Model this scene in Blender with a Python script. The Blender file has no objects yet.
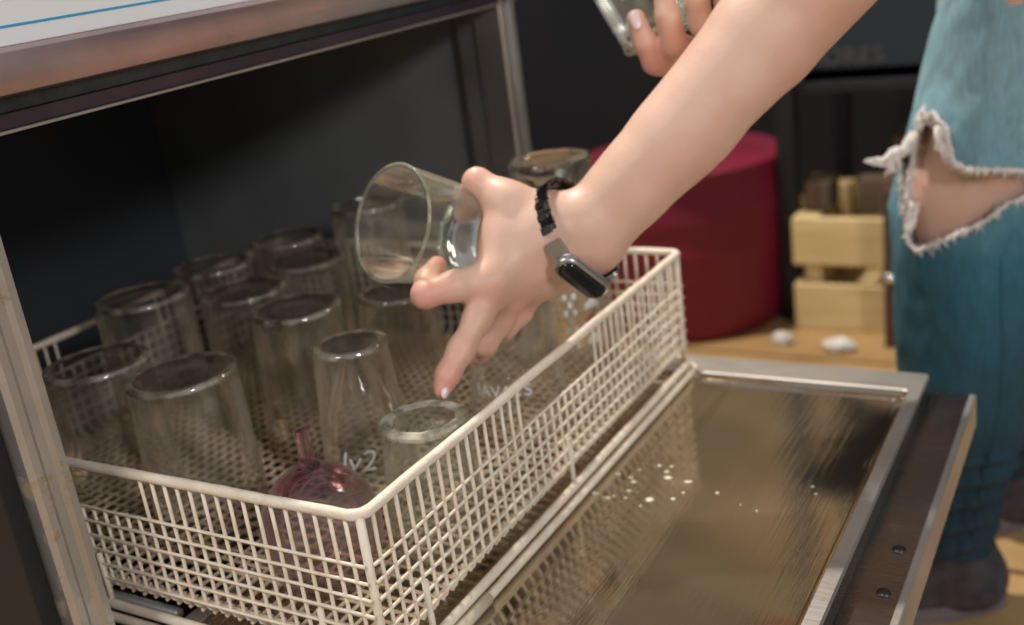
import bpy, bmesh, math, random
import numpy as np
from mathutils import Vector, Matrix, noise
random.seed(7)
PI = math.pi
S = bpy.context.scene
COL = S.collection

# ------------------------------------------------------------------ camera
cam_data = bpy.data.cameras.new('camera')
cam = bpy.data.objects.new('camera', cam_data); COL.objects.link(cam)
cam_data.sensor_width = 36.0; cam_data.lens = 37.352
RIGHT = Vector((0.8641, 0.4868, -0.12788)); UP = Vector((-0.05566, 0.34494, 0.93697)); BACK = Vector((0.50023, -0.80252, 0.32516))
EYE = Vector((0.3675, -0.3991, 0.2922))
m = Matrix((RIGHT, UP, BACK)).transposed().to_4x4(); m.translation = EYE
cam.matrix_world = m
cam_data.clip_start = 0.01; cam_data.clip_end = 40
cam_data.dof.use_dof = True; cam_data.dof.focus_distance = 0.64; cam_data.dof.aperture_fstop = 4.6
S.camera = cam

# ------------------------------------------------------------------ world, lights, exposure
w = bpy.data.worlds.new('world'); S.world = w; w.use_nodes = True
bg = w.node_tree.nodes['Background']
bg.inputs[0].default_value = (0.86, 0.93, 1.0, 1); bg.inputs[1].default_value = 0.29

def lamp(name, kind, loc, target, energy, color, size=0.1, **k):
    d = bpy.data.lights.new(name, kind); d.energy = energy; d.color = color
    if kind == 'AREA':
        d.shape = 'DISK'; d.size = size
    else:
        d.shadow_soft_size = size
    o = bpy.data.objects.new(name, d); COL.objects.link(o); o.location = loc
    v = Vector(target) - Vector(loc); o.rotation_euler = v.to_track_quat('-Z', 'Y').to_euler()
    for a, b in k.items(): setattr(d, a, b)
    return o
lamp('ceiling_lamp', 'SPOT', (-0.90, 1.05, 2.2), (0.05, 0.3, -0.1), 225, (1.0, 0.93, 0.84), 0.045, spot_size=1.5, spot_blend=0.6)
lamp('ceiling_panel', 'AREA', (-0.5, -1.7, 1.9), (0.0, 0.3, 0.0), 20, (1.0, 0.95, 0.90), 0.9)
lamp('cavity_fill', 'AREA', (2.0, -0.9, 1.1), (-0.3, 0.3, -0.05), 19, (0.97, 0.97, 1.0), .38)  # added fill to brighten the cavity and base rings, no window known
lamp('back_wall_fill', 'AREA', (0.25, 2.1, 2.0), (0.3, 2.3, 0.2), 14, (1.0, 0.82, 0.60), 0.5)  # unseen warm fill, added so the tray reflects a lit back wall

S.view_settings.view_transform = 'Standard'; S.view_settings.look = 'None'
S.view_settings.exposure = 0.22; S.view_settings.gamma = 1.0; S.view_settings.use_curve_mapping = False
S.cycles.max_bounces = 24; S.cycles.transmission_bounces = 20; S.cycles.glossy_bounces = 8; S.cycles.diffuse_bounces = 3
S.cycles.transparent_max_bounces = 40; S.cycles.sample_clamp_indirect = 4.0
S.cycles.use_denoising = True

# ------------------------------------------------------------------ materials
def mat(name, color=(.5, .5, .5), rough=.5, metal=0.0, **k):
    m = bpy.data.materials.new(name); m.use_nodes = True
    b = m.node_tree.nodes['Principled BSDF']
    b.inputs['Base Color'].default_value = (*color, 1); b.inputs['Roughness'].default_value = rough; b.inputs['Metallic'].default_value = metal
    for a, v in k.items(): b.inputs[a.replace('_', ' ')].default_value = v
    return m
def nd(m, t, **k):
    n = m.node_tree.nodes.new(t)
    for a, v in k.items():
        if a in n.inputs: n.inputs[a].default_value = v
        else: setattr(n, a, v)
    return n
def lk(m, a, b): m.node_tree.links.new(a, b)
def ramp(m, fac, stops):
    r = nd(m, 'ShaderNodeValToRGB'); e = r.color_ramp.elements
    while len(e) < len(stops): e.new(0.5)
    for i, (p, c) in enumerate(stops): e[i].position = p; e[i].color = (*c, 1) if len(c) == 3 else c
    lk(m, fac, r.inputs[0]); return r
def coords(m, scale=(1, 1, 1), rot=(0, 0, 0)):
    t = nd(m, 'ShaderNodeTexCoord'); mp = nd(m, 'ShaderNodeMapping'); mp.inputs['Scale'].default_value = scale; mp.inputs['Rotation'].default_value = rot
    lk(m, t.outputs['Object'], mp.inputs[0]); return mp.outputs[0]
def noisy(name, c1, c2, scale=8, rough=.5, metal=0., stretch=(1, 1, 1), bump=0., detail=6, lo=.35, hi=.65, rvar=0., bscale=None, **k):
    m = mat(name, c1, rough, metal, **k); b = m.node_tree.nodes['Principled BSDF']
    v = coords(m, stretch); n = nd(m, 'ShaderNodeTexNoise', Scale=scale, Detail=detail); lk(m, v, n.inputs['Vector'])
    r = ramp(m, n.outputs['Fac'], [(lo, c1), (hi, c2)]); lk(m, r.outputs[0], b.inputs['Base Color'])
    if rvar:
        mr = nd(m, 'ShaderNodeMapRange'); mr.inputs[3].default_value = rough - rvar; mr.inputs[4].default_value = rough + rvar
        lk(m, n.outputs['Fac'], mr.inputs[0]); lk(m, mr.outputs[0], b.inputs['Roughness'])
    if bump:
        n2 = nd(m, 'ShaderNodeTexNoise', Scale=bscale or scale * 4, Detail=4); lk(m, v, n2.inputs['Vector'])
        bp = nd(m, 'ShaderNodeBump', Strength=1.0, Distance=bump); lk(m, n2.outputs['Fac'], bp.inputs['Height']); lk(m, bp.outputs[0], b.inputs['Normal'])
    return m

def thin_glass(name, tint, haze=0.02, gl=1.0):
    """a drinking-glass wall: mostly clear, reflecting at the edges, with a faint lime-scale haze"""
    m = bpy.data.materials.new(name); m.use_nodes = True; nt = m.node_tree; nt.nodes.clear()
    out = nd(m, 'ShaderNodeOutputMaterial'); tr = nd(m, 'ShaderNodeBsdfTransparent'); gs = nd(m, 'ShaderNodeBsdfGlossy', Roughness=0.04)
    tr.inputs[0].default_value = (*tint, 1); gs.inputs[0].default_value = (1, 1, 1, 1)
    fr = nd(m, 'ShaderNodeLayerWeight', Blend=0.22 * gl); mx = nd(m, 'ShaderNodeMixShader')
    mt = nd(m, 'ShaderNodeMath', operation='MULTIPLY'); mt.inputs[1].default_value = 0.75
    lk(m, fr.outputs['Fresnel'], mt.inputs[0]); lk(m, mt.outputs[0], mx.inputs[0]); lk(m, tr.outputs[0], mx.inputs[1]); lk(m, gs.outputs[0], mx.inputs[2])
    df = nd(m, 'ShaderNodeBsdfDiffuse'); df.inputs[0].default_value = (.66, .58, .47, 1)
    v = coords(m, (1, 1, .25)); n = nd(m, 'ShaderNodeTexNoise', Scale=55, Detail=5); lk(m, v, n.inputs['Vector'])
    r = ramp(m, n.outputs['Fac'], [(.40, (haze * .35,) * 3), (.70, (haze * 3.4,) * 3)])
    lw = nd(m, 'ShaderNodeLayerWeight', Blend=0.5); ad = nd(m, 'ShaderNodeMath', operation='MULTIPLY_ADD')
    pw = nd(m, 'ShaderNodeMath', operation='POWER'); pw.inputs[1].default_value = 4; lk(m, lw.outputs['Facing'], pw.inputs[0])
    lk(m, pw.outputs[0], ad.inputs[0]); ad.inputs[1].default_value = 0.28; lk(m, r.outputs[0], ad.inputs[2])
    mx2 = nd(m, 'ShaderNodeMixShader'); lk(m, ad.outputs[0], mx2.inputs[0]); lk(m, mx.outputs[0], mx2.inputs[1]); lk(m, df.outputs[0], mx2.inputs[2])
    lk(m, mx2.outputs[0], out.inputs[0]); return m
def thick_glass(name, tint, rough=0.03):
    m = mat(name, tint, rough); b = m.node_tree.nodes['Principled BSDF']
    b.inputs['Transmission Weight'].default_value = 1.0; b.inputs['IOR'].default_value = 1.45
    return m

M = {}
M['glass'] = thin_glass('tumbler_wall_glass', (.985, .982, .966), .032)
M['foot'] = thick_glass('thick_foot_glass', (.90, .92, .92), .015)
M['disc'] = thin_glass('tumbler_disc_glass', (.50, .47, .45), .02)  # dark tint stands in for the dark reflection in the upturned base
M['ring'] = thin_glass('tumbler_ring_glass', (.70, .64, .54), .16, 3.3)
M['green_disc'] = thin_glass('greenish_disc_glass', (.82, .86, .80), .05, 1.3)
M['green_ring'] = thin_glass('greenish_ring_glass', (.78, .88, .80), .26, 1.8)
M['glass_base'] = thick_glass('tumbler_base_glass', (.95, .955, .92))
M['green'] = thin_glass('greenish_wall_glass', (.97, .985, .965), .034, 1.2)
M['green_base'] = thick_glass('greenish_base_glass', (.80, .92, .86), .02)
M['green_rim'] = thin_glass('greenish_rim_glass', (.88, .95, .90), .16, 1.6)
M['purple'] = thin_glass('purple_wall_glass', (.93, .85, .87), .035, 1.5)
M['crown'] = thin_glass('dark_purple_crown_glass', (.76, .56, .64), .02, 1.6)
M['purple_base'] = thick_glass('purple_stem_glass', (.92, .62, .70), .02)
M['print'] = mat('white_print', (.80, .80, .78), .6)
M['redprint'] = mat('red_print', (.35, .04, .06), .6)
M['coat'] = noisy('cream_plastic_coating', (.80, .66, .50), (.90, .79, .64), 60, .42, bump=.0006, bscale=420)
M['coat_old'] = noisy('yellowed_plastic_coating', (.72, .54, .36), (.84, .68, .49), 30, .45, bump=.0004, bscale=300)
M['sleeve'] = mat('cream_sleeve', (.70, .60, .43), .5)

def brushed(name, c1, c2, rough, scale=(3, 60, 3), metal=1.0, stains=None):
    m = mat(name, c1, rough, metal); b = m.node_tree.nodes['Principled BSDF']
    v = coords(m, scale); n = nd(m, 'ShaderNodeTexNoise', Scale=6, Detail=8); lk(m, v, n.inputs['Vector'])
    v2 = coords(m); n2 = nd(m, 'ShaderNodeTexNoise', Scale=9, Detail=7); lk(m, v2, n2.inputs['Vector'])
    r = ramp(m, n2.outputs['Fac'], [(.3, c1), (.7, c2)])
    mr = nd(m, 'ShaderNodeMapRange'); mr.inputs[3].default_value = rough * .75; mr.inputs[4].default_value = rough * 1.3
    lk(m, n.outputs['Fac'], mr.inputs[0]); lk(m, mr.outputs[0], b.inputs['Roughness'])
    bp = nd(m, 'ShaderNodeBump', Strength=.25, Distance=.0004); lk(m, n.outputs['Fac'], bp.inputs['Height']); lk(m, bp.outputs[0], b.inputs['Normal'])
    if stains:
        v3 = coords(m); n3 = nd(m, 'ShaderNodeTexNoise', Scale=stains[1], Detail=9, Roughness=.65); lk(m, v3, n3.inputs['Vector'])
        r3 = ramp(m, n3.outputs['Fac'], [(stains[2], (0, 0, 0)), (stains[2] + .08, (1, 1, 1))])
        mx = nd(m, 'ShaderNodeMix', data_type='RGBA'); lk(m, r3.outputs[0], mx.inputs[0]); lk(m, r.outputs[0], mx.inputs[6]); mx.inputs[7].default_value = (*stains[0], 1)
        lk(m, mx.outputs[2], b.inputs['Base Color'])
        inv = nd(m, 'ShaderNodeMath', operation='MULTIPLY_ADD'); inv.inputs[1].default_value = -.75 * metal; inv.inputs[2].default_value = metal
        lk(m, r3.outputs[0], inv.inputs[0]); lk(m, inv.outputs[0], b.inputs['Metallic'])
    else: lk(m, r.outputs[0], b.inputs['Base Color'])
    return m
M['tray'] = brushed('brushed_tray_steel', (.50, .42, .32), (.60, .51, .40), .055, (60, 2, 2), .95)
M['rim_steel'] = brushed('worn_rim_steel', (.40, .37, .34), (.54, .51, .48), .42, (4, 60, 4), .8)
M['strip'] = brushed('dark_outer_steel', (.14, .125, .125), (.24, .19, .18), .28, (4, 60, 4))
M['post'] = brushed('scaled_frame_steel', (.42, .41, .39), (.62, .60, .57), .36, (40, 40, 3), .85, ((.36, .25, .13), 26, .54))
M['warm_reflect'] = brushed('stained_reflect_tint_steel', (.38, .27, .26), (.62, .47, .44), .34, (4, 2, 50), .9, ((.36, .22, .15), 22, .66))  # warm reflections on the stainless bar are put into its base colour
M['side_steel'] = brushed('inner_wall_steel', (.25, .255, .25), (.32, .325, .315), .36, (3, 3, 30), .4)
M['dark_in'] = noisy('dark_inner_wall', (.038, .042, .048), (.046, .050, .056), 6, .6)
M['black'] = noisy('black_panel', (.005, .0055, .0075), (.008, .0085, .011), 5, .5)
M['purpleband'] = noisy('dark_plum_seal', (.026, .016, .024), (.040, .022, .030), 20, .4)
M['seal'] = noisy('black_green_seal', (.008, .013, .015), (.020, .027, .028), 60, .4, bump=.0005)
M['white'] = mat('white_panel', (.86, .88, .87), .35)
M['blue'] = mat('blue_line', (.05, .36, .62), .4)
M['rivet'] = mat('dark_rivet', (.05, .05, .055), .35, .8)
M['scum'] = mat('soap_drop', (.72, .66, .48), .35)

def skin_mat():
    m = mat('skin', (.78, .49, .37), .48); b = m.node_tree.nodes['Principled BSDF']
    b.inputs['Subsurface Weight'].default_value = .12; b.inputs['Subsurface Radius'].default_value = (.010, .004, .002); b.inputs['Subsurface Scale'].default_value = .8
    v = coords(m); n = nd(m, 'ShaderNodeTexNoise', Scale=14, Detail=4); lk(m, v, n.inputs['Vector'])
    r = ramp(m, n.outputs['Fac'], [(.32, (.62, .35, .25)), (.6, (.72, .46, .34))])
    va = nd(m, 'ShaderNodeVertexColor', layer_name='flush'); mx = nd(m, 'ShaderNodeMix', data_type='RGBA'); mx.inputs[7].default_value = (.74, .30, .23, 1)
    lk(m, va.outputs[0], mx.inputs[0]); lk(m, r.outputs[0], mx.inputs[6]); lk(m, mx.outputs[2], b.inputs['Base Color'])
    n2 = nd(m, 'ShaderNodeTexNoise', Scale=700, Detail=3); lk(m, v, n2.inputs['Vector'])
    n3 = nd(m, 'ShaderNodeTexNoise', Scale=90, Detail=4); lk(m, v, n3.inputs['Vector'])
    ma = nd(m, 'ShaderNodeMath', operation='MULTIPLY_ADD'); ma.inputs[1].default_value = .3; lk(m, n2.outputs['Fac'], ma.inputs[0]); lk(m, n3.outputs['Fac'], ma.inputs[2])
    bp = nd(m, 'ShaderNodeBump', Strength=.5, Distance=.0007); lk(m, ma.outputs[0], bp.inputs['Height']); lk(m, bp.outputs[0], b.inputs['Normal'])
    return m
M['skin'] = skin_mat()
M['nail'] = mat('pale_nail_polish', (.78, .62, .58), .2)
M['steel_link'] = mat('dark_polished_link', (.24, .24, .25), .14, 1.0)
M['case'] = mat('satin_silver_case', (.52, .51, .50), .3, 1.0)
M['screen'] = mat('black_glossy_screen', (.008, .008, .010), .06)
M['shirt'] = mat('dark_shirt', (.03, .03, .035), .9)
M['hair'] = mat('brown_hair', (.06, .035, .02), .6)
M['shoe'] = noisy('dark_shoe_fabric', (.035, .03, .035), (.06, .05, .058), 60, .85)
M['sole'] = mat('grey_sole', (.16, .13, .13), .8)

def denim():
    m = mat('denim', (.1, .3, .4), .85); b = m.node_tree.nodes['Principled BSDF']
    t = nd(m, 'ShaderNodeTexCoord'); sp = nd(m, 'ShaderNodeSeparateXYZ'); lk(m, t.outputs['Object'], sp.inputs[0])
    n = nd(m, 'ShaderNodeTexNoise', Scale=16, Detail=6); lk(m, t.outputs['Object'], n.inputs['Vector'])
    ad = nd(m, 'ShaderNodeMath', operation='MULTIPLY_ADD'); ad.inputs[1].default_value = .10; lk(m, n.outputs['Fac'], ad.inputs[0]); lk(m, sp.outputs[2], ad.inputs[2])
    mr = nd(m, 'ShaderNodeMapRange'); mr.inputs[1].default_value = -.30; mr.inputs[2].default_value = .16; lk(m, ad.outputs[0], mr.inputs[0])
    r = ramp(m, mr.outputs[0], [(0, (.008, .030, .045)), (.40, (.014, .070, .100)), (.62, (.028, .120, .165)), (.80, (.15, .32, .39)), (1, (.24, .42, .48))])  # thigh fade, plus weaker light down the leg painted as darker blue
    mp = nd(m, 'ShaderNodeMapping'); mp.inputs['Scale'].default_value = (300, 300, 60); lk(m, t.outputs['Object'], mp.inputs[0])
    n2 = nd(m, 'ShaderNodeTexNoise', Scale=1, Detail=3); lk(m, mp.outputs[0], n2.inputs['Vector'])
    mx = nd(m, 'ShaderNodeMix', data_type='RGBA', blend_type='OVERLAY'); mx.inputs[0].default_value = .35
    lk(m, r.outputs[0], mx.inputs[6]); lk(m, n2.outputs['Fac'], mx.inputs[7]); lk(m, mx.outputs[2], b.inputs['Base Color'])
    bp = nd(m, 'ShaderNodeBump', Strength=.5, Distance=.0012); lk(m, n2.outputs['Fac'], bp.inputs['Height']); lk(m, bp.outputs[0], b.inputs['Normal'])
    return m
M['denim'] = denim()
M['thread'] = mat('frayed_white_thread', (.78, .72, .66), .95)

def floor_mat():
    m = mat('ochre_floor_tiles', (.4, .25, .1), .42); b = m.node_tree.nodes['Principled BSDF']
    v = coords(m); mp = nd(m, 'ShaderNodeMapping'); mp.inputs['Location'].default_value = (1.6, -.824, 0); lk(m, v, mp.inputs[0])
    br = nd(m, 'ShaderNodeTexBrick'); br.offset = 0; br.inputs['Scale'].default_value = 1; br.inputs['Brick Width'].default_value = 2.4; br.inputs['Row Height'].default_value = .301
    br.inputs['Mortar Size'].default_value = .006; br.inputs['Mortar Smooth'].default_value = .3
    br.inputs['Color1'].default_value = (.58, .37, .16, 1); br.inputs['Color2'].default_value = (.50, .31, .13, 1); br.inputs['Mortar'].default_value = (.16, .08, .035, 1)
    lk(m, mp.outputs[0], br.inputs['Vector'])
    n = nd(m, 'ShaderNodeTexNoise', Scale=5, Detail=8); lk(m, v, n.inputs['Vector'])
    r = ramp(m, n.outputs['Fac'], [(.3, (.62, .56, .52)), (.65, (1, 1, 1))])
    mx = nd(m, 'ShaderNodeMix', data_type='RGBA', blend_type='MULTIPLY'); mx.inputs[0].default_value = 1
    lk(m, br.outputs[0], mx.inputs[6]); lk(m, r.outputs[0], mx.inputs[7]); lk(m, mx.outputs[2], b.inputs['Base Color']); return m
M['floor'] = floor_mat()
M['wall'] = noisy('dark_plum_wall', (.010, .011, .015), (.015, .014, .018), 4, .7)
M['wall_top'] = noisy('warm_timber_wall', (.30, .22, .13), (.46, .36, .23), 2.5, .6, stretch=(1, 1, 3))
M['red'] = noisy('crimson_plastic', (.17, .006, .026), (.23, .008, .034), 3, .55)
M['crate'] = noisy('pale_crate_board', (.62, .45, .20), (.74, .56, .28), 5, .7, stretch=(1, 1, 8))
M['crate_dark'] = mat('brown_box', (.07, .035, .02), .8)
M['crate_mid'] = mat('tan_box', (.10, .065, .035), .8)
M['paper'] = mat('crumpled_white_paper', (.72, .68, .60), .9)
M['navy'] = mat('dark_blue_crate_plastic', (.012, .022, .030), .5)
M['faint'] = mat('faint_grey_lettering', (.07, .065, .065), .7)
M['knob'] = mat('chrome_knob', (.85, .85, .82), .15, 1.0)

# ------------------------------------------------------------------ mesh helpers
def obj(name, bm, m, parent=None, smooth=True, angle=None):
    me = bpy.data.meshes.new(name)
    if isinstance(bm, bmesh.types.BMesh): bm.to_mesh(me); bm.free()
    else: me.from_pydata(*bm); me.update()
    for mm in (m if isinstance(m, (list, tuple)) else [m]): me.materials.append(mm)
    if smooth: me.shade_smooth()
    o = bpy.data.objects.new(name, me); COL.objects.link(o)
    if angle is not None and smooth: me.set_sharp_from_angle(angle=math.radians(angle))
    if parent is not None: o.parent = parent
    return o
def tag(o, label=None, cat=None, group=None, kind=None):
    for k, v in (('label', label), ('category', cat), ('group', group), ('kind', kind)):
        if v: o[k] = v
    return o
def thing(name, label, cat, loc=(0, 0, 0), rot=(0, 0, 0), group=None):
    o = bpy.data.objects.new(name, None); COL.objects.link(o); o.location = loc; o.rotation_euler = rot
    o.empty_display_size = .05
    return tag(o, label, cat, group)
def box(bm, lo, hi, bevel=0.0, mi=0):
    a, b = Vector(lo), Vector(hi); c = (a + b) / 2; s = b - a
    r = bmesh.ops.create_cube(bm, size=1); vs = r['verts']
    bmesh.ops.scale(bm, vec=s, verts=vs); bmesh.ops.translate(bm, vec=c, verts=vs)
    fs = set(f for v in vs for f in v.link_faces)
    for f in fs: f.material_index = mi
    if bevel:
        es = list(set(e for v in vs for e in v.link_edges)); bmesh.ops.bevel(bm, geom=es, offset=bevel, segments=2, affect='EDGES', profile=.5)
def tube(bm, pts, r, n=8, caps=True, closed=False):
    pts = [Vector(p) for p in pts]; N = len(pts); rings = []
    rr = r if hasattr(r, '__len__') else [r] * N
    prev = None
    for i, p in enumerate(pts):
        if closed: t = pts[(i + 1) % N] - pts[i - 1]
        else: t = pts[min(i + 1, N - 1)] - pts[max(i - 1, 0)]
        t.normalize()
        if prev is None:
            a = Vector((0, 0, 1)) if abs(t.z) < .9 else Vector((1, 0, 0)); u = t.cross(a).normalized()
        else: u = (prev - t * prev.dot(t)).normalized()
        prev = u; v = t.cross(u)
        rings.append([bm.verts.new(p + (u * math.cos(2 * PI * k / n) + v * math.sin(2 * PI * k / n)) * rr[i]) for k in range(n)])
    for i in range(N if closed else N - 1):
        a, b = rings[i], rings[(i + 1) % N]
        for k in range(n): bm.faces.new((a[k], a[(k + 1) % n], b[(k + 1) % n], b[k]))
    if caps and not closed:
        bm.faces.new(rings[0][::-1]); bm.faces.new(rings[-1])
def lathe(bm, prof, n=64, facet=None, mi=None, flute=None):
    """prof: list of (r, z); facet: (sides, fn(r, z, i) -> 0..1) makes the outline polygonal"""
    rings = []
    for i, (r, z) in enumerate(prof):
        if r < 1e-6: rings.append([bm.verts.new((0, 0, z))]); continue
        ring = []
        for k in range(n):
            th = 2 * PI * k / n; rad = r
            if facet:
                N, fn = facet; f = fn(r, z, i)
                if f > 0:
                    s = 2 * PI / N; q = (th % s) - s / 2; pf = math.cos(s / 2) / math.cos(q); rad = r * (1 - f + f * pf * 1.0)
            ring.append(bm.verts.new((rad * math.cos(th), rad * math.sin(th), z)))
        rings.append(ring)
    for i in range(len(rings) - 1):
        a, b = rings[i], rings[i + 1]
        if len(a) == 1 and len(b) == 1: continue
        for k in range(n):
            k2 = (k + 1) % n
            if len(a) == 1: f = bm.faces.new((a[0], b[k], b[k2]))
            elif len(b) == 1: f = bm.faces.new((a[k], b[0], a[k2]))
            else: f = bm.faces.new((a[k], b[k], b[k2], a[k2]))
            if mi: f.material_index = mi(i)
    bmesh.ops.recalc_face_normals(bm, faces=bm.faces)
def text_mesh(txt, size, extrude=.0002):
    c = bpy.data.curves.new('lettering', 'FONT'); c.body = txt; c.size = size; c.extrude = extrude; c.align_x = 'CENTER'; c.align_y = 'CENTER'
    o = bpy.data.objects.new('lettering', c); COL.objects.link(o)
    dg = bpy.context.evaluated_depsgraph_get(); me = bpy.data.meshes.new_from_object(o.evaluated_get(dg))
    bpy.data.objects.remove(o); bpy.data.curves.remove(c)
    bm = bmesh.new(); bm.from_mesh(me); bpy.data.meshes.remove(me)
    bmesh.ops.triangulate(bm, faces=bm.faces)
    return bm
def wrap_text(txt, size, radius, ang, z, parent, m, flip=False, shear=0, name='printed_lettering'):
    bm = text_mesh(txt, size)
    for v in bm.verts:
        x, y, d = v.co; x += shear * y
        if flip: x, y = -x, -y
        a = ang + x / radius; rr = radius + d + .0002
        v.co = (rr * math.cos(a), rr * math.sin(a), z + y)
    return obj(name, bm, m, parent, smooth=False)

# ------------------------------------------------------------------ the setting: floor and dark back wall
FZ = -0.5
def slab(name, lo, hi, m):
    bm = bmesh.new(); box(bm, lo, hi); o = obj(name, bm, m, smooth=False); tag(o, kind='structure'); return o
slab('floor', (-3, -3, FZ - .05), (3.5, 2.9, FZ), M['floor'])
slab('wall_back', (-3, 2.6, FZ), (3.5, 2.7, .62), M['wall'])
slab('trim_1', (-3, 2.585, .60), (3.5, 2.7, .64), M['black'])
slab('wall_back_upper', (-3, 2.62, .62), (3.5, 2.72, 2.3), M['wall_top'])

# ------------------------------------------------------------------ dishwasher
XM = -.196; YL = -.036; YR = .556; ZT = .232; ZB = -.135; XB = -.74
dw = thing('glass_washer', 'stainless steel undercounter glass washer with its door folded open', 'dishwasher', (XM, .26, FZ))
def dpart(name, bm, m, smooth=False, parent=dw, angle=None):
    o = obj(name, bm, m, None, smooth, angle); o.parent = parent
    o.matrix_parent_inverse = Matrix.Translation(-dw.location) if parent is dw else Matrix.Identity(4)
    return o
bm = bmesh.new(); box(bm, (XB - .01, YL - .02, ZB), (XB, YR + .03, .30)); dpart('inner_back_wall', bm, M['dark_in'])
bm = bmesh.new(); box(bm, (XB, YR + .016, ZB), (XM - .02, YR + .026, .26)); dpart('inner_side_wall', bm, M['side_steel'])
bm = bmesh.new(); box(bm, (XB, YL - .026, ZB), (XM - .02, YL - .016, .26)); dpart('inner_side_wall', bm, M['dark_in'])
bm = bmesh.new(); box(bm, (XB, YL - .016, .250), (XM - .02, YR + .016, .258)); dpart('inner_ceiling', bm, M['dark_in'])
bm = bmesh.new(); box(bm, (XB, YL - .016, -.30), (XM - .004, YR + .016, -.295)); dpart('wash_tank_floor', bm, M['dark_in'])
# rack rails carrying the basket inside
for y in (.02, .48):
    bm = bmesh.new(); tube(bm, [(XB + .01, y, -.126), (XM - .01, y, -.126)], .0045, 10); dpart('rack_rail', bm, M['side_steel'], True)
# outer body
bm = bmesh.new()
box(bm, (XB - .03, YL - .040, FZ + .02), (XM - .012, YL - .028, .36), .001); dpart('side_panel', bm, M['black'])
bm = bmesh.new(); box(bm, (XB - .03, YR + .030, FZ + .02), (XM - .012, YR + .042, .36), .001); dpart('side_panel', bm, M['black'])
bm = bmesh.new(); box(bm, (XB - .03, YL - .04, .36), (XM + .004, YR + .042, .385), .003); dpart('top_panel', bm, M['rim_steel'])
bm = bmesh.new(); box(bm, (XB - .03, YL - .028, FZ + .02), (XB - .02, YR + .030, .36)); dpart('rear_panel', bm, M['black'])
bm = bmesh.new(); box(bm, (XM - .012, YL - .028, FZ + .04), (XM - .002, YR + .030, -.185), .001); dpart('kick_panel', bm, M['strip'])
for (x, y) in ((XB, YL), (XB, YR), (XM - .05, YL), (XM - .05, YR)):
    bm = bmesh.new(); lathe(bm, [(0, FZ), (.018, FZ), (.018, FZ + .01), (.012, FZ + .012), (.012, FZ + .05), (0, FZ + .05)], 20)
    bmesh.ops.translate(bm, vec=(x, y, 0), verts=bm.verts); dpart('foot', bm, M['rivet'], True, angle=40)
# left frame post: folded channel with three ridges, running past the sill
bm = bmesh.new()
sec = [(-.030, YL - .0275), (.000, YL - .0275), (.0025, YL - .024), (.0025, YL - .019), (.0005, YL - .016), (.0005, YL - .010), (.003, YL - .007), (.003, YL - .002), (.000, YL), (-.030, YL)]
def prism_z(bm, sec, z0, z1, seg=1):
    rings = [[bm.verts.new((XM + a, b, z0 + (z1 - z0) * i / seg)) for a, b in sec] for i in range(seg + 1)]
    n = len(sec)
    for i in range(seg):
        for k in range(n): bm.faces.new((rings[i][k], rings[i][(k + 1) % n], rings[i + 1][(k + 1) % n], rings[i + 1][k]))
    bm.faces.new(rings[0][::-1]); bm.faces.new(rings[-1]); bmesh.ops.recalc_face_normals(bm, faces=bm.faces)
prism_z(bm, sec, -.20, .238); dpart('door_post', bm, M['post'])
bm = bmesh.new(); lathe(bm, [(0, .006), (.0045, .0058), (.0085, .004), (.010, .001), (.010, 0), (0, 0)], 28)
bmesh.ops.rotate(bm, matrix=Matrix.Rotation(PI / 2, 3, 'Y'), verts=bm.verts); bmesh.ops.translate(bm, vec=(XM + .0022, YL - .017, -.103), verts=bm.verts)
M['screwhead'] = noisy('corroded_screw_head', (.50, .35, .26), (.62, .50, .42), 120, .4, .5, bump=.0005)
dpart('hinge_screw', bm, M['screwhead'], True, angle=50)
# right post
bm = bmesh.new()
sec = [(-.030, YR), (.000, YR), (.002, YR + .003), (.002, YR + .007), (-.003, YR + .009), (-.003, YR + .015), (.004, YR + .018), (.004, YR + .026), (.000, YR + .030), (-.030, YR + .030)]
prism_z(bm, sec, -.20, .242); dpart('door_post', bm, M['rim_steel'])
bm = bmesh.new(); box(bm, (XM - .055, YR + .004, -.13), (XM - .028, YR + .0155, .242), .001); dpart('door_seal', bm, M['rim_steel'])
# header: lip, plum seal, dark gap, worn handle bar tinted with warm reflections, white fascia (the header sags a little)
TILT = .010
def header(name, m, x0, x1, z0, z1, bev=.0008, parent=dw):
    bm = bmesh.new(); box(bm, (XM + x0, YL - .028, z0), (XM + x1, YR + .030, z1), bev)
    for v in bm.verts: v.co.z += TILT * ((v.co.y - YL) / (YR - YL) - .5) * 1.0
    return dpart(name, bm, m, False, parent)
header('header_lip', M['rim_steel'], -.020, .004, .2315, .2335, .0006)
header('inner_seal', M['purpleband'], -.018, .0015, .2336, .2425)
header('outer_seal', M['seal'], -.018, .000, .2426, .2515)
bm = bmesh.new(); pr = [(-.01, .2516), (.006, .2516), (.011, .2535), (.0125, .259), (.0125, .270), (.010, .276), (.004, .2785), (-.01, .2785)]
ra = [bm.verts.new((XM + a, YL - .028, z + TILT * -.55)) for a, z in pr]; rb = [bm.verts.new((XM + a, YR + .03, z + TILT * .55)) for a, z in pr]
for k in range(len(pr)): bm.faces.new((ra[k], ra[(k + 1) % len(pr)], rb[(k + 1) % len(pr)], rb[k]))
bm.faces.new(ra[::-1]); bm.faces.new(rb); bmesh.ops.recalc_face_normals(bm, faces=bm.faces)
dpart('door_handle_bar', bm, M['warm_reflect'], True, angle=35)
fas = header('fascia', M['white'], -.012, .002, .2786, .352)
bm = bmesh.new(); box(bm, (XM + .002, YL - .028, .2885), (XM + .0024, YR + .03, .2900))
for v in bm.verts: v.co.z += TILT * ((v.co.y - YL) / (YR - YL) - .5)
ln = dpart('blue_stripe', bm, M['blue'], parent=dw)

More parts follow.
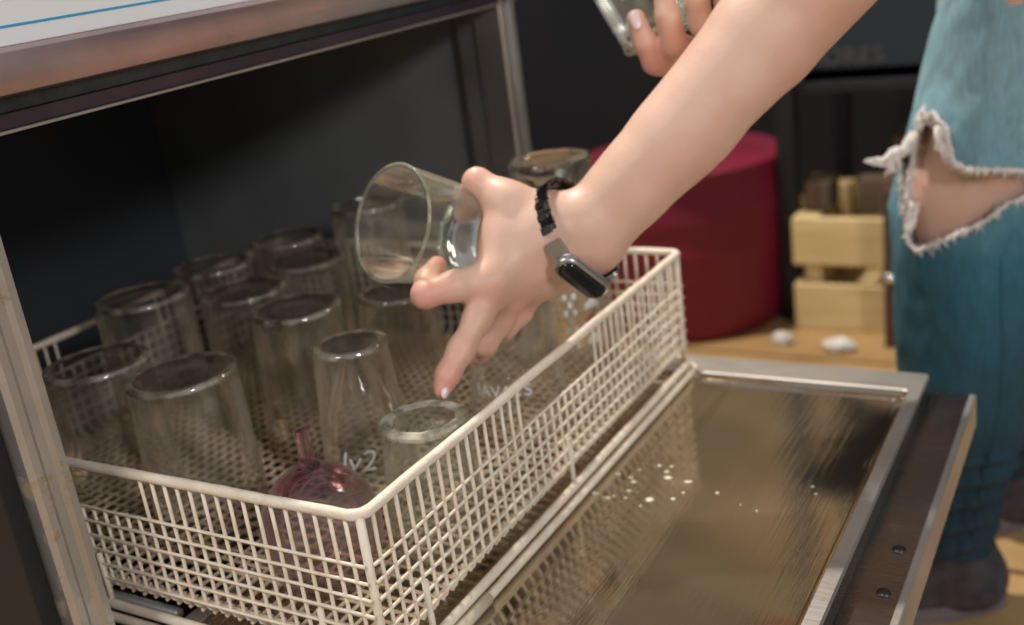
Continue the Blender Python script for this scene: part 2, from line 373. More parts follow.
# open door lying level: outer skin, inner pan with raised rim, rivets
door = None
def opart(name, bm, m, smooth=False, angle=None):
    o = obj(name, bm, m, None, smooth, angle); o.parent = door; return o
DY0, DY1 = YL - .004, .531
bm = bmesh.new(); box(bm, (XM + .006, DY0, -.1405), (.256, DY1, -.1355), .0012); door = dpart('washer_door', bm, M['strip'])
bm = bmesh.new(); box(bm, (.2505, DY0, -.165), (.2565, DY1, -.1342), .0012); opart('outer_flange', bm, M['rim_steel'])
bm = bmesh.new()   # pan: ring of rim + recess, one sheet
def ringpts(x0, y0, x1, y1, z, rad, n=6):
    P = []
    for cx, cy, a0 in ((x1 - rad, y1 - rad, 0), (x0 + rad, y1 - rad, 90), (x0 + rad, y0 + rad, 180), (x1 - rad, y0 + rad, 270)):
        for i in range(n + 1):
            a = math.radians(a0 + 90 * i / n); P.append((cx + rad * math.cos(a), cy + rad * math.sin(a), z))
    return P
PX0, PX1, PY0, PY1 = XM + .010, .2185, DY0 + .002, .5275
YI = lambda d: d * 1.0 if d < .002 else (d * 2.45 if d < .0156 else d * 1.3 + .0182)
prof = [(0, -.1350, .004), (0, -.1180, .004), (.0015, -.1165, .004), (.0150, -.1165, .006), (.0165, -.1175, .006), (.0180, -.1215, .006), (.0205, -.1222, .006), (.0220, -.1205, .008), (.0235, -.1205, .008), (.0250, -.1222, .010), (.0300, -.1222, .010)]
rg = [[bm.verts.new(q) for q in ringpts(PX0 + d, PY0 + d * (1.3 if d > .001 else 1), PX1 - d * .72, PY1 - YI(d), z, r)] for d, z, r in prof]
for a, b in zip(rg, rg[1:]):
    for k in range(len(a)): bm.faces.new((a[k], a[(k + 1) % len(a)], b[(k + 1) % len(a)], b[k]))
bm.faces.new(rg[-1]); bmesh.ops.recalc_face_normals(bm, faces=bm.faces)
opart('inner_pan', bm, M['tray'], True, 25)
# rim gets its own brighter worn steel cap
bm = bmesh.new()
pc = [(-.0004, -.1185, .004), (.0013, -.1161, .004), (.0152, -.1161, .006), (.0158, -.1172, .006)]
rg = [[bm.verts.new(q) for q in ringpts(PX0 + d, PY0 + d, PX1 - d * .72, PY1 - YI(d), z, r)] for d, z, r in pc]
for a, b in zip(rg, rg[1:]):
    for k in range(len(a)): bm.faces.new((a[k], a[(k + 1) % len(a)], b[(k + 1) % len(a)], b[k]))
bmesh.ops.recalc_face_normals(bm, faces=bm.faces)
opart('pan_rim', bm, M['rim_steel'], True, 35)
for (x, y) in ((.244, .266), (.2445, .212), (.244, .10), (.244, .02)):
    bm = bmesh.new(); lathe(bm, [(0, .0025), (.0025, .0023), (.0042, .0012), (.0048, 0), (0, 0)], 20); bmesh.ops.translate(bm, vec=(x - .004, y, -.1357), verts=bm.verts)
    opart('rivet', bm, M['rivet'], True, 60)
for s in (0, 1):
    y = DY0 + .01 if s == 0 else DY1 - .01
    bm = bmesh.new(); tube(bm, [(XM - .02, y, -.16), (XM + .03, y, -.150), (.02, y, -.143)], .004, 8); opart('hinge_arm', bm, M['strip'], True)
# dried soapy drops on the pan
DROPS = [(0.058, 0.259, 0.0038), (0.035, 0.281, 0.0025), (0.018, 0.29, 0.0021), (0.03, 0.287, 0.0017), (0.025, 0.252, 0.0029), (0.029, 0.256, 0.0013), (0.037, 0.267, 0.0021), (0.032, 0.301, 0.0015), (0.054, 0.304, 0.0025), (0.059, 0.295, 0.0029), (0.076, 0.293, 0.0021), (0.075, 0.265, 0.0021), (0.079, 0.276, 0.0013), (0.078, 0.294, 0.0017), (0.104, 0.283, 0.0017), (0.14, 0.266, 0.0009), (0.013, 0.256, 0.0025), (0.045, 0.312, 0.0017), (0.055, 0.313, 0.0017), (0.055, 0.248, 0.0011), (0.039, 0.256, 0.0013), (0.126, 0.271, 0.0008), (0.169, 0.312, 0.0013), (0.174, 0.302, 0.0011)]
bm = bmesh.new()
for i, (x, y, r) in enumerate(DROPS):
    b2 = bmesh.new(); lathe(b2, [(0, .0007), (r * .6, .0005), (r, 0), (0, -.0002)], 14)
    for v in b2.verts: v.co.x *= 1.0 + .5 * ((i * 37) % 7) / 7; v.co.x += x; v.co.y += y; v.co.z += -.1221
    tmp = bpy.data.meshes.new('drop'); b2.to_mesh(tmp); b2.free(); bm.from_mesh(tmp); bpy.data.meshes.remove(tmp)
o = opart('soap_drops', bm, M['scum'], True); o['kind'] = 'stuff'; o['label'] = 'pale dried soap drops'

# ------------------------------------------------------------------ wire basket
W = .5; L = .5; P = .01136; NW = 44; ZFL = -.0995
bk = thing('wire_basket', 'cream plastic-coated wire glass basket half inside the washer', 'basket', (-W / 2, L / 2, -.12))
def bpart(name, bm, m, parent=None, smooth=True):
    o = obj(name, bm, m, None, smooth); o.parent = parent or bk
    if parent is None: o.matrix_parent_inverse = Matrix.Translation(-bk.location)
    return o
def wob(a, s, seed=0): return noise.noise(Vector((a * s, seed * 7.3, 1.7)))
def rrect(x0, y0, x1, y1, z, r, n=6, step=.012):
    P0 = ringpts(x0, y0, x1, y1, z, r, n); out = []
    for i, p in enumerate(P0):
        q = P0[(i + 1) % len(P0)]; d = (Vector(q) - Vector(p)).length; k = max(1, int(d / step))
        for j in range(k): out.append(Vector(p).lerp(Vector(q), j / k))
    return out
bm = bmesh.new(); R0 = rrect(-W, 0, 0, L, 0, .010)
R0 = [p + Vector((0, 0, .0008 * wob(p.x + p.y * 1.3, 14))) for p in R0]
tube(bm, R0, [.0035 + .0005 * noise.noise(p * 230) for p in R0], 12, closed=True); bpart('top_rim', bm, M['coat'])
GAP = {}
HZ = [-.0325 - i * P for i in range(6)]
def side(axis, fixed, gap0, gap1, sgn):
    """one wall: axis 0 runs along x, axis 1 along y; fixed is the other coordinate; sgn points inwards"""
    bm = bmesh.new()
    for i in range(1, NW):
        a = (-W + i * P) if axis == 0 else i * P
        g = a if axis == 1 else -a
        top = -.001 if not (gap0 < g < gap1) else HZ[0]
        pts = []
        for t in (0, .25, .5, .75, 1): pts.append((a + .0006 * wob(a * 9 + t, 5, i % 5), 0, top + (-.0900 - top) * t))
        pts += [(a, .0020, -.0958), (a, .0055, -.0990), (a, .0095, -.0990), (a, .012, -.0965)]
        P3 = []
        for (s, inn, z) in pts:
            P3.append((s, fixed + sgn * inn, z) if axis == 0 else (fixed + sgn * inn, s, z))
        tube(bm, P3, .00132, 6)
    for h in HZ:
        pts = [(-W + .002 + (W - .004) * j / 40 if axis == 0 else .002 + (L - .004) * j / 40) for j in range(41)]
        P3 = [((s, fixed - sgn * .0016, h + .0005 * wob(s, 30, h * 50)) if axis == 0 else (fixed - sgn * .0016, s, h + .0005 * wob(s, 30, h * 50))) for s in pts]
        tube(bm, P3, .00112, 6)
    return bm
bpart('side_grid', side(0, 0.0, .193, .307, 1), M['coat'])
bpart('side_grid', side(1, 0.0, .193, .303, -1), M['coat'])
bpart('side_grid', side(0, L, .193, .307, -1), M['coat'])
bpart('side_grid', side(1, -W, .193, .303, 1), M['coat'])
bm = bmesh.new()
for i in range(1, NW):
    a = i * P
    tube(bm, [(-W + .004 + (W - .008) * j / 30, a, ZFL + .0008 * wob(j * .3, 3, i)) for j in range(31)], .0014, 6)
    tube(bm, [(-W + a, .004 + (L - .008) * j / 30, ZFL - .0016 + .0008 * wob(j * .3, 3, i + 50)) for j in range(31)], .0014, 6)
bpart('floor_grid', bm, M['coat_old'])
for (x, y) in ((-.0025, .0025), (-.0025, L - .0025), (-W + .0025, .0025), (-W + .0025, L - .0025)):
    bm = bmesh.new(); tube(bm, [(x, y, -.001), (x, y, -.06), (x, y, -.112)], .0028, 10); bpart('corner_post', bm, M['coat'])
for (x, y) in ((.0012, .245), (.0012, .045), (-.245, -.0012), (-.045, -.0012), (-W - .0012, .245), (-.245, L + .0012)):
    bm = bmesh.new(); tube(bm, [(x, y, -.070), (x, y, -.112)], .0022, 8); bpart('stay', bm, M['coat'])
bm = bmesh.new(); tube(bm, rrect(-W - .003, -.003, .003, L + .003, -.1100, .012), .0034, 10, closed=True); bpart('base_frame', bm, M['coat'])
bm = bmesh.new(); tube(bm, rrect(-W - .007, -.007, .007, L + .007, -.1178, .012), .0034, 10, closed=True); bpart('base_frame', bm, M['coat'])
bm = bmesh.new(); tube(bm, [(.007, .04, -.1176), (.007, .10, -.1176)], .0046, 12); bpart('joint_sleeve', bm, M['sleeve'])

# ------------------------------------------------------------------ glasses
def glass_mesh(H, rb, rm, t=.0022, tb=.012, facets=0, facet_h=.3, dish=.0035, style='round', n=96):
    """mouth at z=0 and base at z=H (upside-down glass). Returns bmesh, slot 0 wall, slot 1 solid base"""
    bm = bmesh.new(); prof = []; split = []
    zb = H - tb
    for i in range(17):                                   # outer wall from mouth to base
        u = i / 16; z = .0008 + u * (H - tb * .55 - .0008); r = rm + (rb - rm) * (u ** (1.0 if style != 'bell' else 1.5))
        if style == 'foot':
            r = FOOT(u, rm, rb)
        prof.append((r, z))
    no = len(prof)
    rr = prof[-1][0]
    prof += [(rb + .0002, H - .0035), (rb - .0010, H - .0010), (rb - .0028, H), (rb - .0060, H - .0006), (rb - .0080, H - dish * .7), (rb * .55, H - dish), (rb * .52, H - dish * .8), (rb * .30, H - dish), (0, H - dish)]
    nb = len(prof)
    inner = []
    for i in range(17):
        u = i / 16; z = zb * (1 - u); r = rm + (rb - rm) * ((z / H) ** (1.0 if style != 'bell' else 1.5)) - t - .004 * (1 - min(1, u * 5)) ** 2
        if style == 'foot': r = FOOT(z / (H - tb * .55), rm, rb) - t
        inner.append((max(r, .004), z))
    if style == 'cone':
        inner = []
        for i in range(17):
            u = i / 16; z = zb * (1 - u); f = z / zb; r = (rm - t) * (1 - f ** 2.2) + .010 * f ** 2.2; inner.append((min(r, rm + (rb - rm) * z / H - t), z))
    prof += [(0, zb - .002), (inner[0][0] * .7, zb - .0012)] + inner + [(rm - t * .5, -.0002), (rm, .0008)]
    fc = None
    if facets:
        fc = (facets, lambda r, z, i: 0 if i >= nb else max(0, min(1, (z - H * (1 - facet_h)) / (H * .12))))
    k0 = no - 3
    lathe(bm, prof, n, fc, mi=lambda i: 1 if (no + 3 <= i < nb) else 0)
    return bm
def base_ring(t, H, rb, m, wd=.0045, ht=.0042, facets=0, n=96, tag_label=None):
    bm = bmesh.new(); z = H + .0002; P_ = [(rb - wd, z - ht * .5), (rb - wd * .9, z - ht * .1), (rb - wd * .5, z), (rb - wd * .15, z - ht * .12), (rb + .0005, z - ht * .4), (rb + .0006, z - ht * .75), (rb + .0003, z - ht), (rb - wd * .6, z - ht * .9), (rb - wd, z - ht * .5)]
    lathe(bm, P_, n, (facets, lambda r_, z_, i_: 1) if facets else None); bmesh.ops.remove_doubles(bm, verts=bm.verts, dist=1e-5)
    return obj('base_ring', bm, m, t, True, 20 if facets else 45)
def FOOT(u, rm, rb):
    """outline of a footed beer glass, mouth at u=0, foot at u=1"""
    K = [(0, rm), (.25, rm * 1.05), (.5, rm * .96), (.66, rm * .72), (.74, rm * .50), (.78, rb * .50), (.86, rb * .68), (.95, rb * .93), (1, rb)]
    for (a, ra), (b, rb_) in zip(K, K[1:]):
        if u <= b:
            s = (u - a) / (b - a); s = s * s * (3 - 2 * s) if a > .6 else s; return ra + (rb_ - ra) * s
    return rb
def smooth_prof(pr, k=5):
    out = []
    for i in range(len(pr) - 1):
        p0 = pr[max(i - 1, 0)]; p1 = pr[i]; p2 = pr[i + 1]; p3 = pr[min(i + 2, len(pr) - 1)]
        for j in range(k):
            s = j / k
            out.append(tuple(.5 * (2 * p1[q] + (p2[q] - p0[q]) * s + (2 * p0[q] - 5 * p1[q] + 4 * p2[q] - p3[q]) * s * s + (3 * p1[q] - p0[q] - 3 * p2[q] + p3[q]) * s ** 3) for q in (0, 1)))
    out.append(pr[-1]); return [(max(a, 0), b) for a, b in out]
ZG = ZFL + .0012
def put_glass(name, label, loc, bm_or_me, m, group=None, rz=0, body_name='glass_body'):
    t = thing(name, label, 'glass', (loc[0], loc[1], ZG), (0, 0, rz), group)
    if isinstance(bm_or_me, bpy.types.Mesh):
        o = bpy.data.objects.new(body_name, bm_or_me); COL.objects.link(o); o.parent = t
    else: o = obj(body_name, bm_or_me, m, t, True, 38)
    return t, o
GM = [M['glass'], M['disc']]
G = 'upturned tumblers in the wire basket'
TALL = [
 (-.228, .091, 'upturned clear tumbler with thick rounded base, standing just behind the front rail', .1),
 (-.323, .093, 'upturned clear tumbler nearest the stained left door post', .9),
 (-.396, .207, 'upturned tumbler just behind the one beside the left door post', 1.7),
 (-.428, .326, 'upturned tumbler in the back row inside the washer, second from the far corner', 2.3),
 (-.412, .421, 'farthest upturned tumbler, in the far inner corner of the basket', .4),
 (-.328, .263, 'upturned tumbler with bright rim glint in the middle of the dark group', 2.9),
 (-.331, .355, 'upturned tumbler directly in front of the farthest one', 1.1),
 (-.238, .231, 'upturned tumbler behind the narrow coffee glass, its base ring lit by glints', 2.0)]
TOPZ = .030
first = None
for i, (x, y, lab, rz) in enumerate(TALL):
    if first is None:
        bm = glass_mesh(TOPZ - ZG, .0400, .0435, .0024, .014)
        t, o = put_glass('tumbler_glass', lab, (x, y), bm, GM, G, rz); first = (t, o, base_ring(t, TOPZ - ZG, .0400, M['ring']))
    else:
        t = first[0].copy(); COL.objects.link(t); t.location = (x, y, ZG); t.rotation_euler = (0, 0, rz); t['label'] = lab
        for q in first[1:]:
            c = q.copy(); COL.objects.link(c); c.parent = t
    s = {2: 1.02, 1: 1.0, 3: .97, 4: .95, 5: .95, 6: .96, 7: .95}.get(i, 1.0); t.scale = (s, s, 1.08 if i == 2 else 1.0)
# narrow coffee glass with a heavy tapering inside and printed scribble
t, o = put_glass('latte_glass', 'narrow upturned coffee glass with a tapering thick inside and white script', (-.132, .169),
                 glass_mesh(TOPZ - ZG, .0280, .0385, .0022, .016, 0, .3, .003, 'cone'), GM)
base_ring(t, TOPZ - ZG, .0280, M['ring'], .004)
wrap_text('ly2', .024, .0362, -1.10, .046, t, M['print'], shear=.25)
t, o = put_glass('tumbler_glass', 'upturned tumbler half hidden by the bent index finger', (-.170, .282),
                 glass_mesh(.030 - ZG, .0330, .0385, .0024, .014), GM)
base_ring(t, .030 - ZG, .0330, M['ring'])
# small faceted glass touched by the finger
bm = glass_mesh(.000 - ZG, .0310, .0365, .0028, .016, 10, 1.5, .004, n=80)
t = thing('faceted_glass', 'small ten-sided greenish glass upturned under the pointing fingertip', 'glass', (-.040, .124, ZG), (0, 0, .2))
obj('glass_body', bm, [M['green'], M['green_disc']], t, True, 15)
base_ring(t, .000 - ZG, .0310, M['green_ring'], .0085, .005, 10, 80)
# footed glasses
bm = glass_mesh(.060 - ZG, .0375, .0395, .0024, .012)
t, o = put_glass('tumbler_glass', 'tall upturned straight glass behind the mouth of the held tumbler', (-.321, .450), bm, GM)
base_ring(t, .060 - ZG, .0375, M['ring'])
bm = glass_mesh(.104 - ZG, .0385, .0430, .0026, .018, 12, .12, style='foot')
t, o = put_glass('footed_beer_glass', 'tall footed beer glass with thick round foot showing behind the wrist', (-.098, .448), bm, GM)
HF = .104 - ZG; bm = bmesh.new(); lathe(bm, smooth_prof([(0, HF - .044), (.0180, HF - .043), (.0225, HF - .034), (.0300, HF - .022), (.0365, HF - .010), (.0390, HF - .003), (.0375, HF + .0005), (.0330, HF - .001), (.0280, HF - .004), (.015, HF - .005), (0, HF - .005)], 3), 72, (12, lambda r_, z_, i_: .5)); obj('foot', bm, M['foot'], t, True, 14)
o['label'] = 'clear bowl with white and red print'
for k in range(7):
    b2 = bmesh.new()
    for q in range(3):
        if (k + q) % 2: continue
        a0 = -1.15 + q * .10; z0 = .030 + k * .008
        vs = [b2.verts.new((.0438 * math.cos(a), .0438 * math.sin(a), z)) for a, z in ((a0, z0), (a0 + .09, z0), (a0 + .09, z0 + .006), (a0, z0 + .006))]
        b2.faces.new(vs)
    obj('printed_square', b2, M['print'], t, False)
for (a0, z0, wd, hh, mm) in ((-.70, .048, .34, .014, 'redprint'), (-.70, .066, .34, .010, 'print'), (-.66, .080, .26, .006, 'redprint'), (-.70, .032, .34, .010, 'print')):
    b2 = bmesh.new(); n = 8
    lo = [b2.verts.new((.0440 * math.cos(a0 + wd * j / n), .0440 * math.sin(a0 + wd * j / n), z0)) for j in range(n + 1)]
    hi = [b2.verts.new((.0440 * math.cos(a0 + wd * j / n), .0440 * math.sin(a0 + wd * j / n), z0 + hh * (1 - abs(j / n - .5)))) for j in range(n + 1)]
    for j in range(n): b2.faces.new((lo[j], lo[j + 1], hi[j + 1], hi[j]))
    obj('printed_band', b2, M[mm], t, False)
t, o = put_glass('beer_glass', 'large upturned beer glass under the palm with white letters near its rim', (-.078, .310),
                 glass_mesh(.020 - ZG, .0350, .0440, .0024, .014), GM)
base_ring(t, .020 - ZG, .0350, M['ring'])
wrap_text('IAVATS', .0150, .0440, -1.32, .050, t, M['print'])
# purple wine glass, stem broken off
t = thing('wine_glass', 'upturned purple wine glass with a snapped stem in the front basket corner', 'wine glass', (-.096, .066, ZG))
bm = bmesh.new(); HB = .083
pr = [(.0330, .0), (.0385, .018), (.0412, .034), (.0400, .048), (.0345, .062), (.0245, .0735), (.0140, .0800), (.0075, .0825), (0, .0830)]
outer = smooth_prof(pr); inner = [(max(r - .0016, 0), max(z - .0016 * (z / HB), 0)) for r, z in outer[::-1]]
lathe(bm, outer + [(0, HB - .004)] + inner[1:] + [outer[0]], 72)
for f in bm.faces: f.material_index = 1 if f.calc_center_median().z > .0715 else 0
obj('bowl', bm, [M['purple'], M['crown']], t, True, 60)
bm = bmesh.new(); lathe(bm, [(0, .0818), (.008, .0826), (.0070, .0840), (.0056, .0870), (.0050, .092), (.0048, .101), (.0047, .1085), (.0043, .1100), (.0022, .1088), (0, .1092)], 32)
for v in bm.verts:
    if v.co.z > .1075: v.co.z += v.co.x * .35
o = obj('broken_stem', bm, M['purple_base'], t, True, 50)

# tumbler held in the left hand
A = Vector((-0.0895, 0.1888, 0.1168)); B = Vector((-0.0636, 0.2692, 0.0804))
def aim(a, b):
    z = (b - a).normalized(); x = z.orthogonal().normalized(); y = z.cross(x)
    mm = Matrix((x, y, z)).transposed().to_4x4(); mm.translation = a; return mm
HH = (B - A).length
t = thing('tumbler_glass', 'clear faceted tumbler gripped sideways in the hand above the basket', 'glass'); t.matrix_world = aim(A, B)
ht = obj('glass_body', glass_mesh(HH, .0352, .0430, .0022, .013, 12, .34), [M['green'], M['green_disc']], t, True, 20)
base_ring(t, HH, .0352, M['green_base'], .0045, .020, 12)
bm = bmesh.new(); tube(bm, [(.0424 * math.cos(2 * PI * k / 72), .0424 * math.sin(2 * PI * k / 72), .0006) for k in range(72)], .0013, 8, closed=True); obj('rim', bm, M['green_rim'], t)
# tumbler in the other hand
A2 = Vector((0.0191, 0.4529, 0.2009)); B2 = Vector((-0.0085, 0.4567, 0.2691)); ax = (B2 - A2).normalized()
t = thing('tumbler_glass', 'faceted clear tumbler held by its base at the top edge', 'glass'); t.matrix_world = aim(A2 + ax * .095, A2)
obj('glass_body', glass_mesh(.095, .0330, .0430, .0026, .016, 12, .9), [M['green'], M['green_disc']], t, True, 20)
base_ring(t, .095, .0330, M['green_base'], .008, .009, 12)

# ------------------------------------------------------------------ person: one continuous surface grown from tapered limbs
def rc_sdf(P, a, b, ra, rb):
    a = np.array(a); b = np.array(b); ba = b - a; l2 = float(ba @ ba); l2 = max(l2, 1e-9)
    rr = ra - rb; a2 = l2 - rr * rr; il2 = 1 / l2
    pa = P - a; y = pa @ ba; z = y - l2
    x2 = ((pa * l2 - y[:, None] * ba) ** 2).sum(1); y2 = y * y * l2; z2 = z * z * l2
    k = np.sign(rr) * rr * rr * x2
    d = (np.sqrt(np.maximum(x2 * a2 * il2, 0)) + y * rr) * il2 - ra
    c1 = np.sign(z) * a2 * z2 > k; c2 = np.sign(y) * a2 * y2 < k
    d = np.where(c1, np.sqrt(x2 + z2) * il2 - rb, np.where(c2 & ~c1, np.sqrt(x2 + y2) * il2 - ra, d)); return d
def sdf(P, prims):
    d = np.full(len(P), 1e3)
    for (a, b, ra, rb, k) in prims:
        e = rc_sdf(P, a, b, ra, rb); h = np.maximum(k - np.abs(d - e), 0) / k
        d = np.minimum(d, e) - h * h * k * .25
    return d
def grow(prims, h, B=16):
    prims = [(tuple(a), tuple(b), ra, rb, k) for a, b, ra, rb, k in prims]
    lo = np.min([np.minimum(a, b) - max(ra, rb) - .02 for a, b, ra, rb, k in prims], 0); hi = np.max([np.maximum(a, b) + max(ra, rb) + .02 for a, b, ra, rb, k in prims], 0)
    nb = np.ceil((hi - lo) / (h * B)).astype(int); hb = h * B
    g = np.stack(np.meshgrid(*[np.arange(n) for n in nb], indexing='ij'), -1).reshape(-1, 3)
    cen = lo + (g + .5) * hb; dc = sdf(cen, prims); act = g[np.abs(dc) < hb * .9 + .012]
    loc = np.stack(np.meshgrid(*[np.arange(B + 1)] * 3, indexing='ij'), -1).reshape(-1, 3)
    N = nb * B + 4; key = lambda c: (c[..., 0] * N[1] + c[..., 1]) * N[2] + c[..., 2]
    keys = []; pos = []; quads = []
    ctr = np.array([(np.array(a) + np.array(b)) / 2 for a, b, *_ in prims]); rad = np.array([np.linalg.norm(np.array(a) - np.array(b)) / 2 + max(ra, rb) + k for a, b, ra, rb, k in prims])
    corners = np.array([(i, j, k) for i in (0, 1) for j in (0, 1) for k in (0, 1)])
    edges = [(p, q) for p in range(8) for q in range(p + 1, 8) if abs(corners[p] - corners[q]).sum() == 1]
    for gb in act:
        c0 = lo + (gb + .5) * hb; near = [p for p, c, r in zip(prims, ctr, rad) if np.linalg.norm(c - c0) < r + hb * .9]
        if not near: continue
        V = sdf(lo + (gb * B + loc) * h, near).reshape(B + 1, B + 1, B + 1)
        if V.min() > 0 or V.max() < 0: continue
        C = np.stack([V[i:B + i, j:B + j, k:B + k] for i, j, k in corners], -1)
        s = C < 0; mix = s.any(-1) & ~s.all(-1); idx = np.argwhere(mix)
        cv = C[mix]; acc = np.zeros((len(idx), 3)); cnt = np.zeros(len(idx))
        for p, q in edges:
            a, b = cv[:, p], cv[:, q]; cr = (a < 0) != (b < 0); t = np.where(cr, a / np.where(cr, a - b, 1), 0)
            acc += np.where(cr[:, None], corners[p] + (corners[q] - corners[p]) * t[:, None], 0); cnt += cr
        pos.append(lo + (gb * B + idx + acc / cnt[:, None]) * h); keys.append(key(gb * B + idx + 1))
        sv = V < 0
        for ax in range(3):
            sl = [slice(0, B)] * 3; s2 = list(sl); s2[ax] = slice(1, B + 1)
            a = sv[tuple(sl)]; b = sv[tuple(s2)]; e = np.argwhere(a != b)
            if not len(e): continue
            ge = gb * B + e + 1; u = np.eye(3, dtype=int)[(ax + 1) % 3]; v = np.eye(3, dtype=int)[(ax + 2) % 3]
            qd = np.stack([key(ge - u - v), key(ge - v), key(ge), key(ge - u)], -1)
            fl = ~a[tuple(e.T)]; qd[fl] = qd[fl][:, ::-1]; quads.append(qd)
    K = np.concatenate(keys); X = np.concatenate(pos); Q = np.concatenate(quads)
    o = np.argsort(K); K = K[o]; X = X[o]; I = np.clip(np.searchsorted(K, Q), 0, len(K) - 1); ok = (K[I] == Q).all(1); I = I[ok]
    me = bpy.data.meshes.new('grown'); me.vertices.add(len(X)); me.vertices.foreach_set('co', X.astype(np.float32).ravel())
    me.loops.add(I.size); me.loops.foreach_set('vertex_index', I.astype(np.int32).ravel())
    me.polygons.add(len(I)); me.polygons.foreach_set('loop_start', np.arange(0, I.size, 4, dtype=np.int32)); me.polygons.foreach_set('loop_total', np.full(len(I), 4, dtype=np.int32))
    me.update(calc_edges=True); me.validate(); me.shade_smooth(); return me
def chain(pts, rs, k=.006):
    return [(pts[i], pts[i + 1], rs[i], rs[i + 1], k) for i in range(len(pts) - 1)]

EL = Vector((0.1878, 0.4108, 0.2664)); ER = Vector((0.1868, 0.6454, 0.2994))
def V3(*a): return Vector(a)
WR1 = V3(*(0.0169, 0.2800, 0.0920)); WR2 = V3(*(0.0204, 0.2826, 0.0759))
LEFT_HAND = []
LEFT_HAND += chain([EL, V3(*(0.1294, 0.3755, 0.2057)), V3(*(0.0720, 0.3290, 0.1420)), V3(*(0.0398, 0.3019, 0.1098))], [.0425, .0400, .0325, .0275], .006)
LEFT_HAND += chain([V3(*(0.0886, 0.3442, 0.1590)), V3(*(0.0517, 0.3105, 0.1227)), WR1], [.034, .0270, .0225], .006)
LEFT_HAND += chain([V3(*(0.0818, 0.3399, 0.1498)), V3(*(0.0465, 0.3051, 0.1105)), WR2], [.034, .0270, .0220], .006)
MI = V3(*(-0.0289, 0.2118, 0.0679)); MM = V3(*(-0.0328, 0.2121, 0.0554)); MR = V3(*(-0.0283, 0.2331, 0.0474)); MP = V3(*(-0.0230, 0.2539, 0.0451))
LEFT_HAND += chain([WR1, V3(*(-0.0091, 0.2501, 0.0874)), MI], [.0205, .0190, .0125], .010)
LEFT_HAND += chain([WR2, V3(*(-0.0069, 0.2539, 0.0694)), MM], [.0215, .0185, .0110], .010)
LEFT_HAND += chain([WR2, V3(*(-0.0082, 0.2621, 0.0604)), MR], [.0200, .0165, .0115], .010)
LEFT_HAND += chain([WR2, V3(*(-0.0066, 0.2710, 0.0559)), MP], [.0190, .0150, .0115], .008)
LEFT_HAND += chain([WR1, V3(*(-0.0067, 0.2661, 0.1003)), V3(*(-0.0299, 0.2503, 0.1136))], [.0205, .0178, .0152], .010)
LEFT_HAND += chain([V3(*(-0.0092, 0.2518, 0.0930)), V3(*(-0.0284, 0.2376, 0.0922))], [.0210, .0150], .010)
LEFT_HAND += chain([V3(*(-0.0299, 0.2501, 0.1129)), V3(*(-0.0284, 0.2376, 0.0922)), MI], [.0150, .0150, .0125], .010)
LEFT_HAND += chain([V3(*(-0.0273, 0.2519, 0.1139)), V3(*(-0.0522, 0.2505, 0.1309))], [.0140, .0100], .010)            # thumb
LEFT_HAND += chain([V3(*(-0.0522, 0.2505, 0.1309)), V3(*(-0.0671, 0.2639, 0.1167)), V3(*(-0.0798, 0.2685, 0.1012))], [.0100, .0094, .0082], .006)
LEFT_HAND += chain([MI, V3(*(-0.0439, 0.1902, 0.0708)), V3(*(-0.0588, 0.1736, 0.0692))], [.0120, .0102, .0098], .008)       # index, bent
LEFT_HAND += chain([V3(*(-0.0588, 0.1736, 0.0692)), V3(*(-0.0678, 0.1910, 0.0740)), V3(*(-0.0706, 0.2098, 0.0784))], [.0096, .0088, .0076], .004)
LEFT_HAND += chain([MM, V3(*(-0.0322, 0.1957, 0.0453)), V3(*(-0.0360, 0.1744, 0.0290)), V3(*(-0.0396, 0.1594, 0.0166)), V3(*(-0.0409, 0.1513, 0.0079))], [.0116, .0096, .0089, .0077, .0062], .008)  # middle, pointing down
LEFT_HAND += chain([MR, V3(*(-0.0361, 0.2302, 0.0306)), V3(*(-0.0451, 0.2180, 0.0163)), V3(*(-0.0568, 0.2256, 0.0050)), V3(*(-0.0607, 0.2411, 0.0051))], [.0122, .0104, .0098, .0088, .0075], .005)
LEFT_HAND += chain([MP, V3(*(-0.0304, 0.2508, 0.0297)), V3(*(-0.0396, 0.2410, 0.0198)), V3(*(-0.0484, 0.2499, 0.0125)), V3(*(-0.0510, 0.2645, 0.0151))], [.0110, .0092, .0086, .0078, .0068], .005)
RW = V3(*(0.1092, 0.5477, 0.2086)); RP = V3(*(0.0704, 0.5134, 0.1907))
RIGHT_HAND = []
RIGHT_HAND += chain([ER, ER.lerp(RW, .5), RW], [.038, .033, .024], .02)
RIGHT_HAND += chain([RW, RP], [.024, .024], .02)
RIGHT_HAND += chain([RW, V3(*(0.0692, 0.4954, 0.1765)), V3(*(0.0569, 0.4643, 0.1754))], [.020, .016, .011], .014)
RIGHT_HAND += chain([RP, V3(*(0.0623, 0.4824, 0.1938))], [.020, .012], .014)
RIGHT_HAND += chain([RP, V3(*(0.0775, 0.4856, 0.2053))], [.020, .012], .014)
RIGHT_HAND += chain([RP, V3(*(0.0885, 0.4932, 0.2164))], [.020, .011], .014)
RIGHT_HAND += chain([V3(*(0.0569, 0.4643, 0.1754)), V3(*(0.0394, 0.4367, 0.1791)), V3(*(0.0265, 0.4163, 0.1879)), V3(*(0.0221, 0.4078, 0.2053)), V3(*(0.0179, 0.4056, 0.2237))], [.0110, .0102, .0100, .0092, .0078], .004)
RIGHT_HAND += chain([V3(*(0.0623, 0.4824, 0.1938)), V3(*(0.0533, 0.4435, 0.1901)), V3(*(0.0446, 0.4145, 0.2012)), V3(*(0.0429, 0.4104, 0.2219)), V3(*(0.0384, 0.4155, 0.2416))], [.0112, .0102, .0102, .0096, .0080], .004)
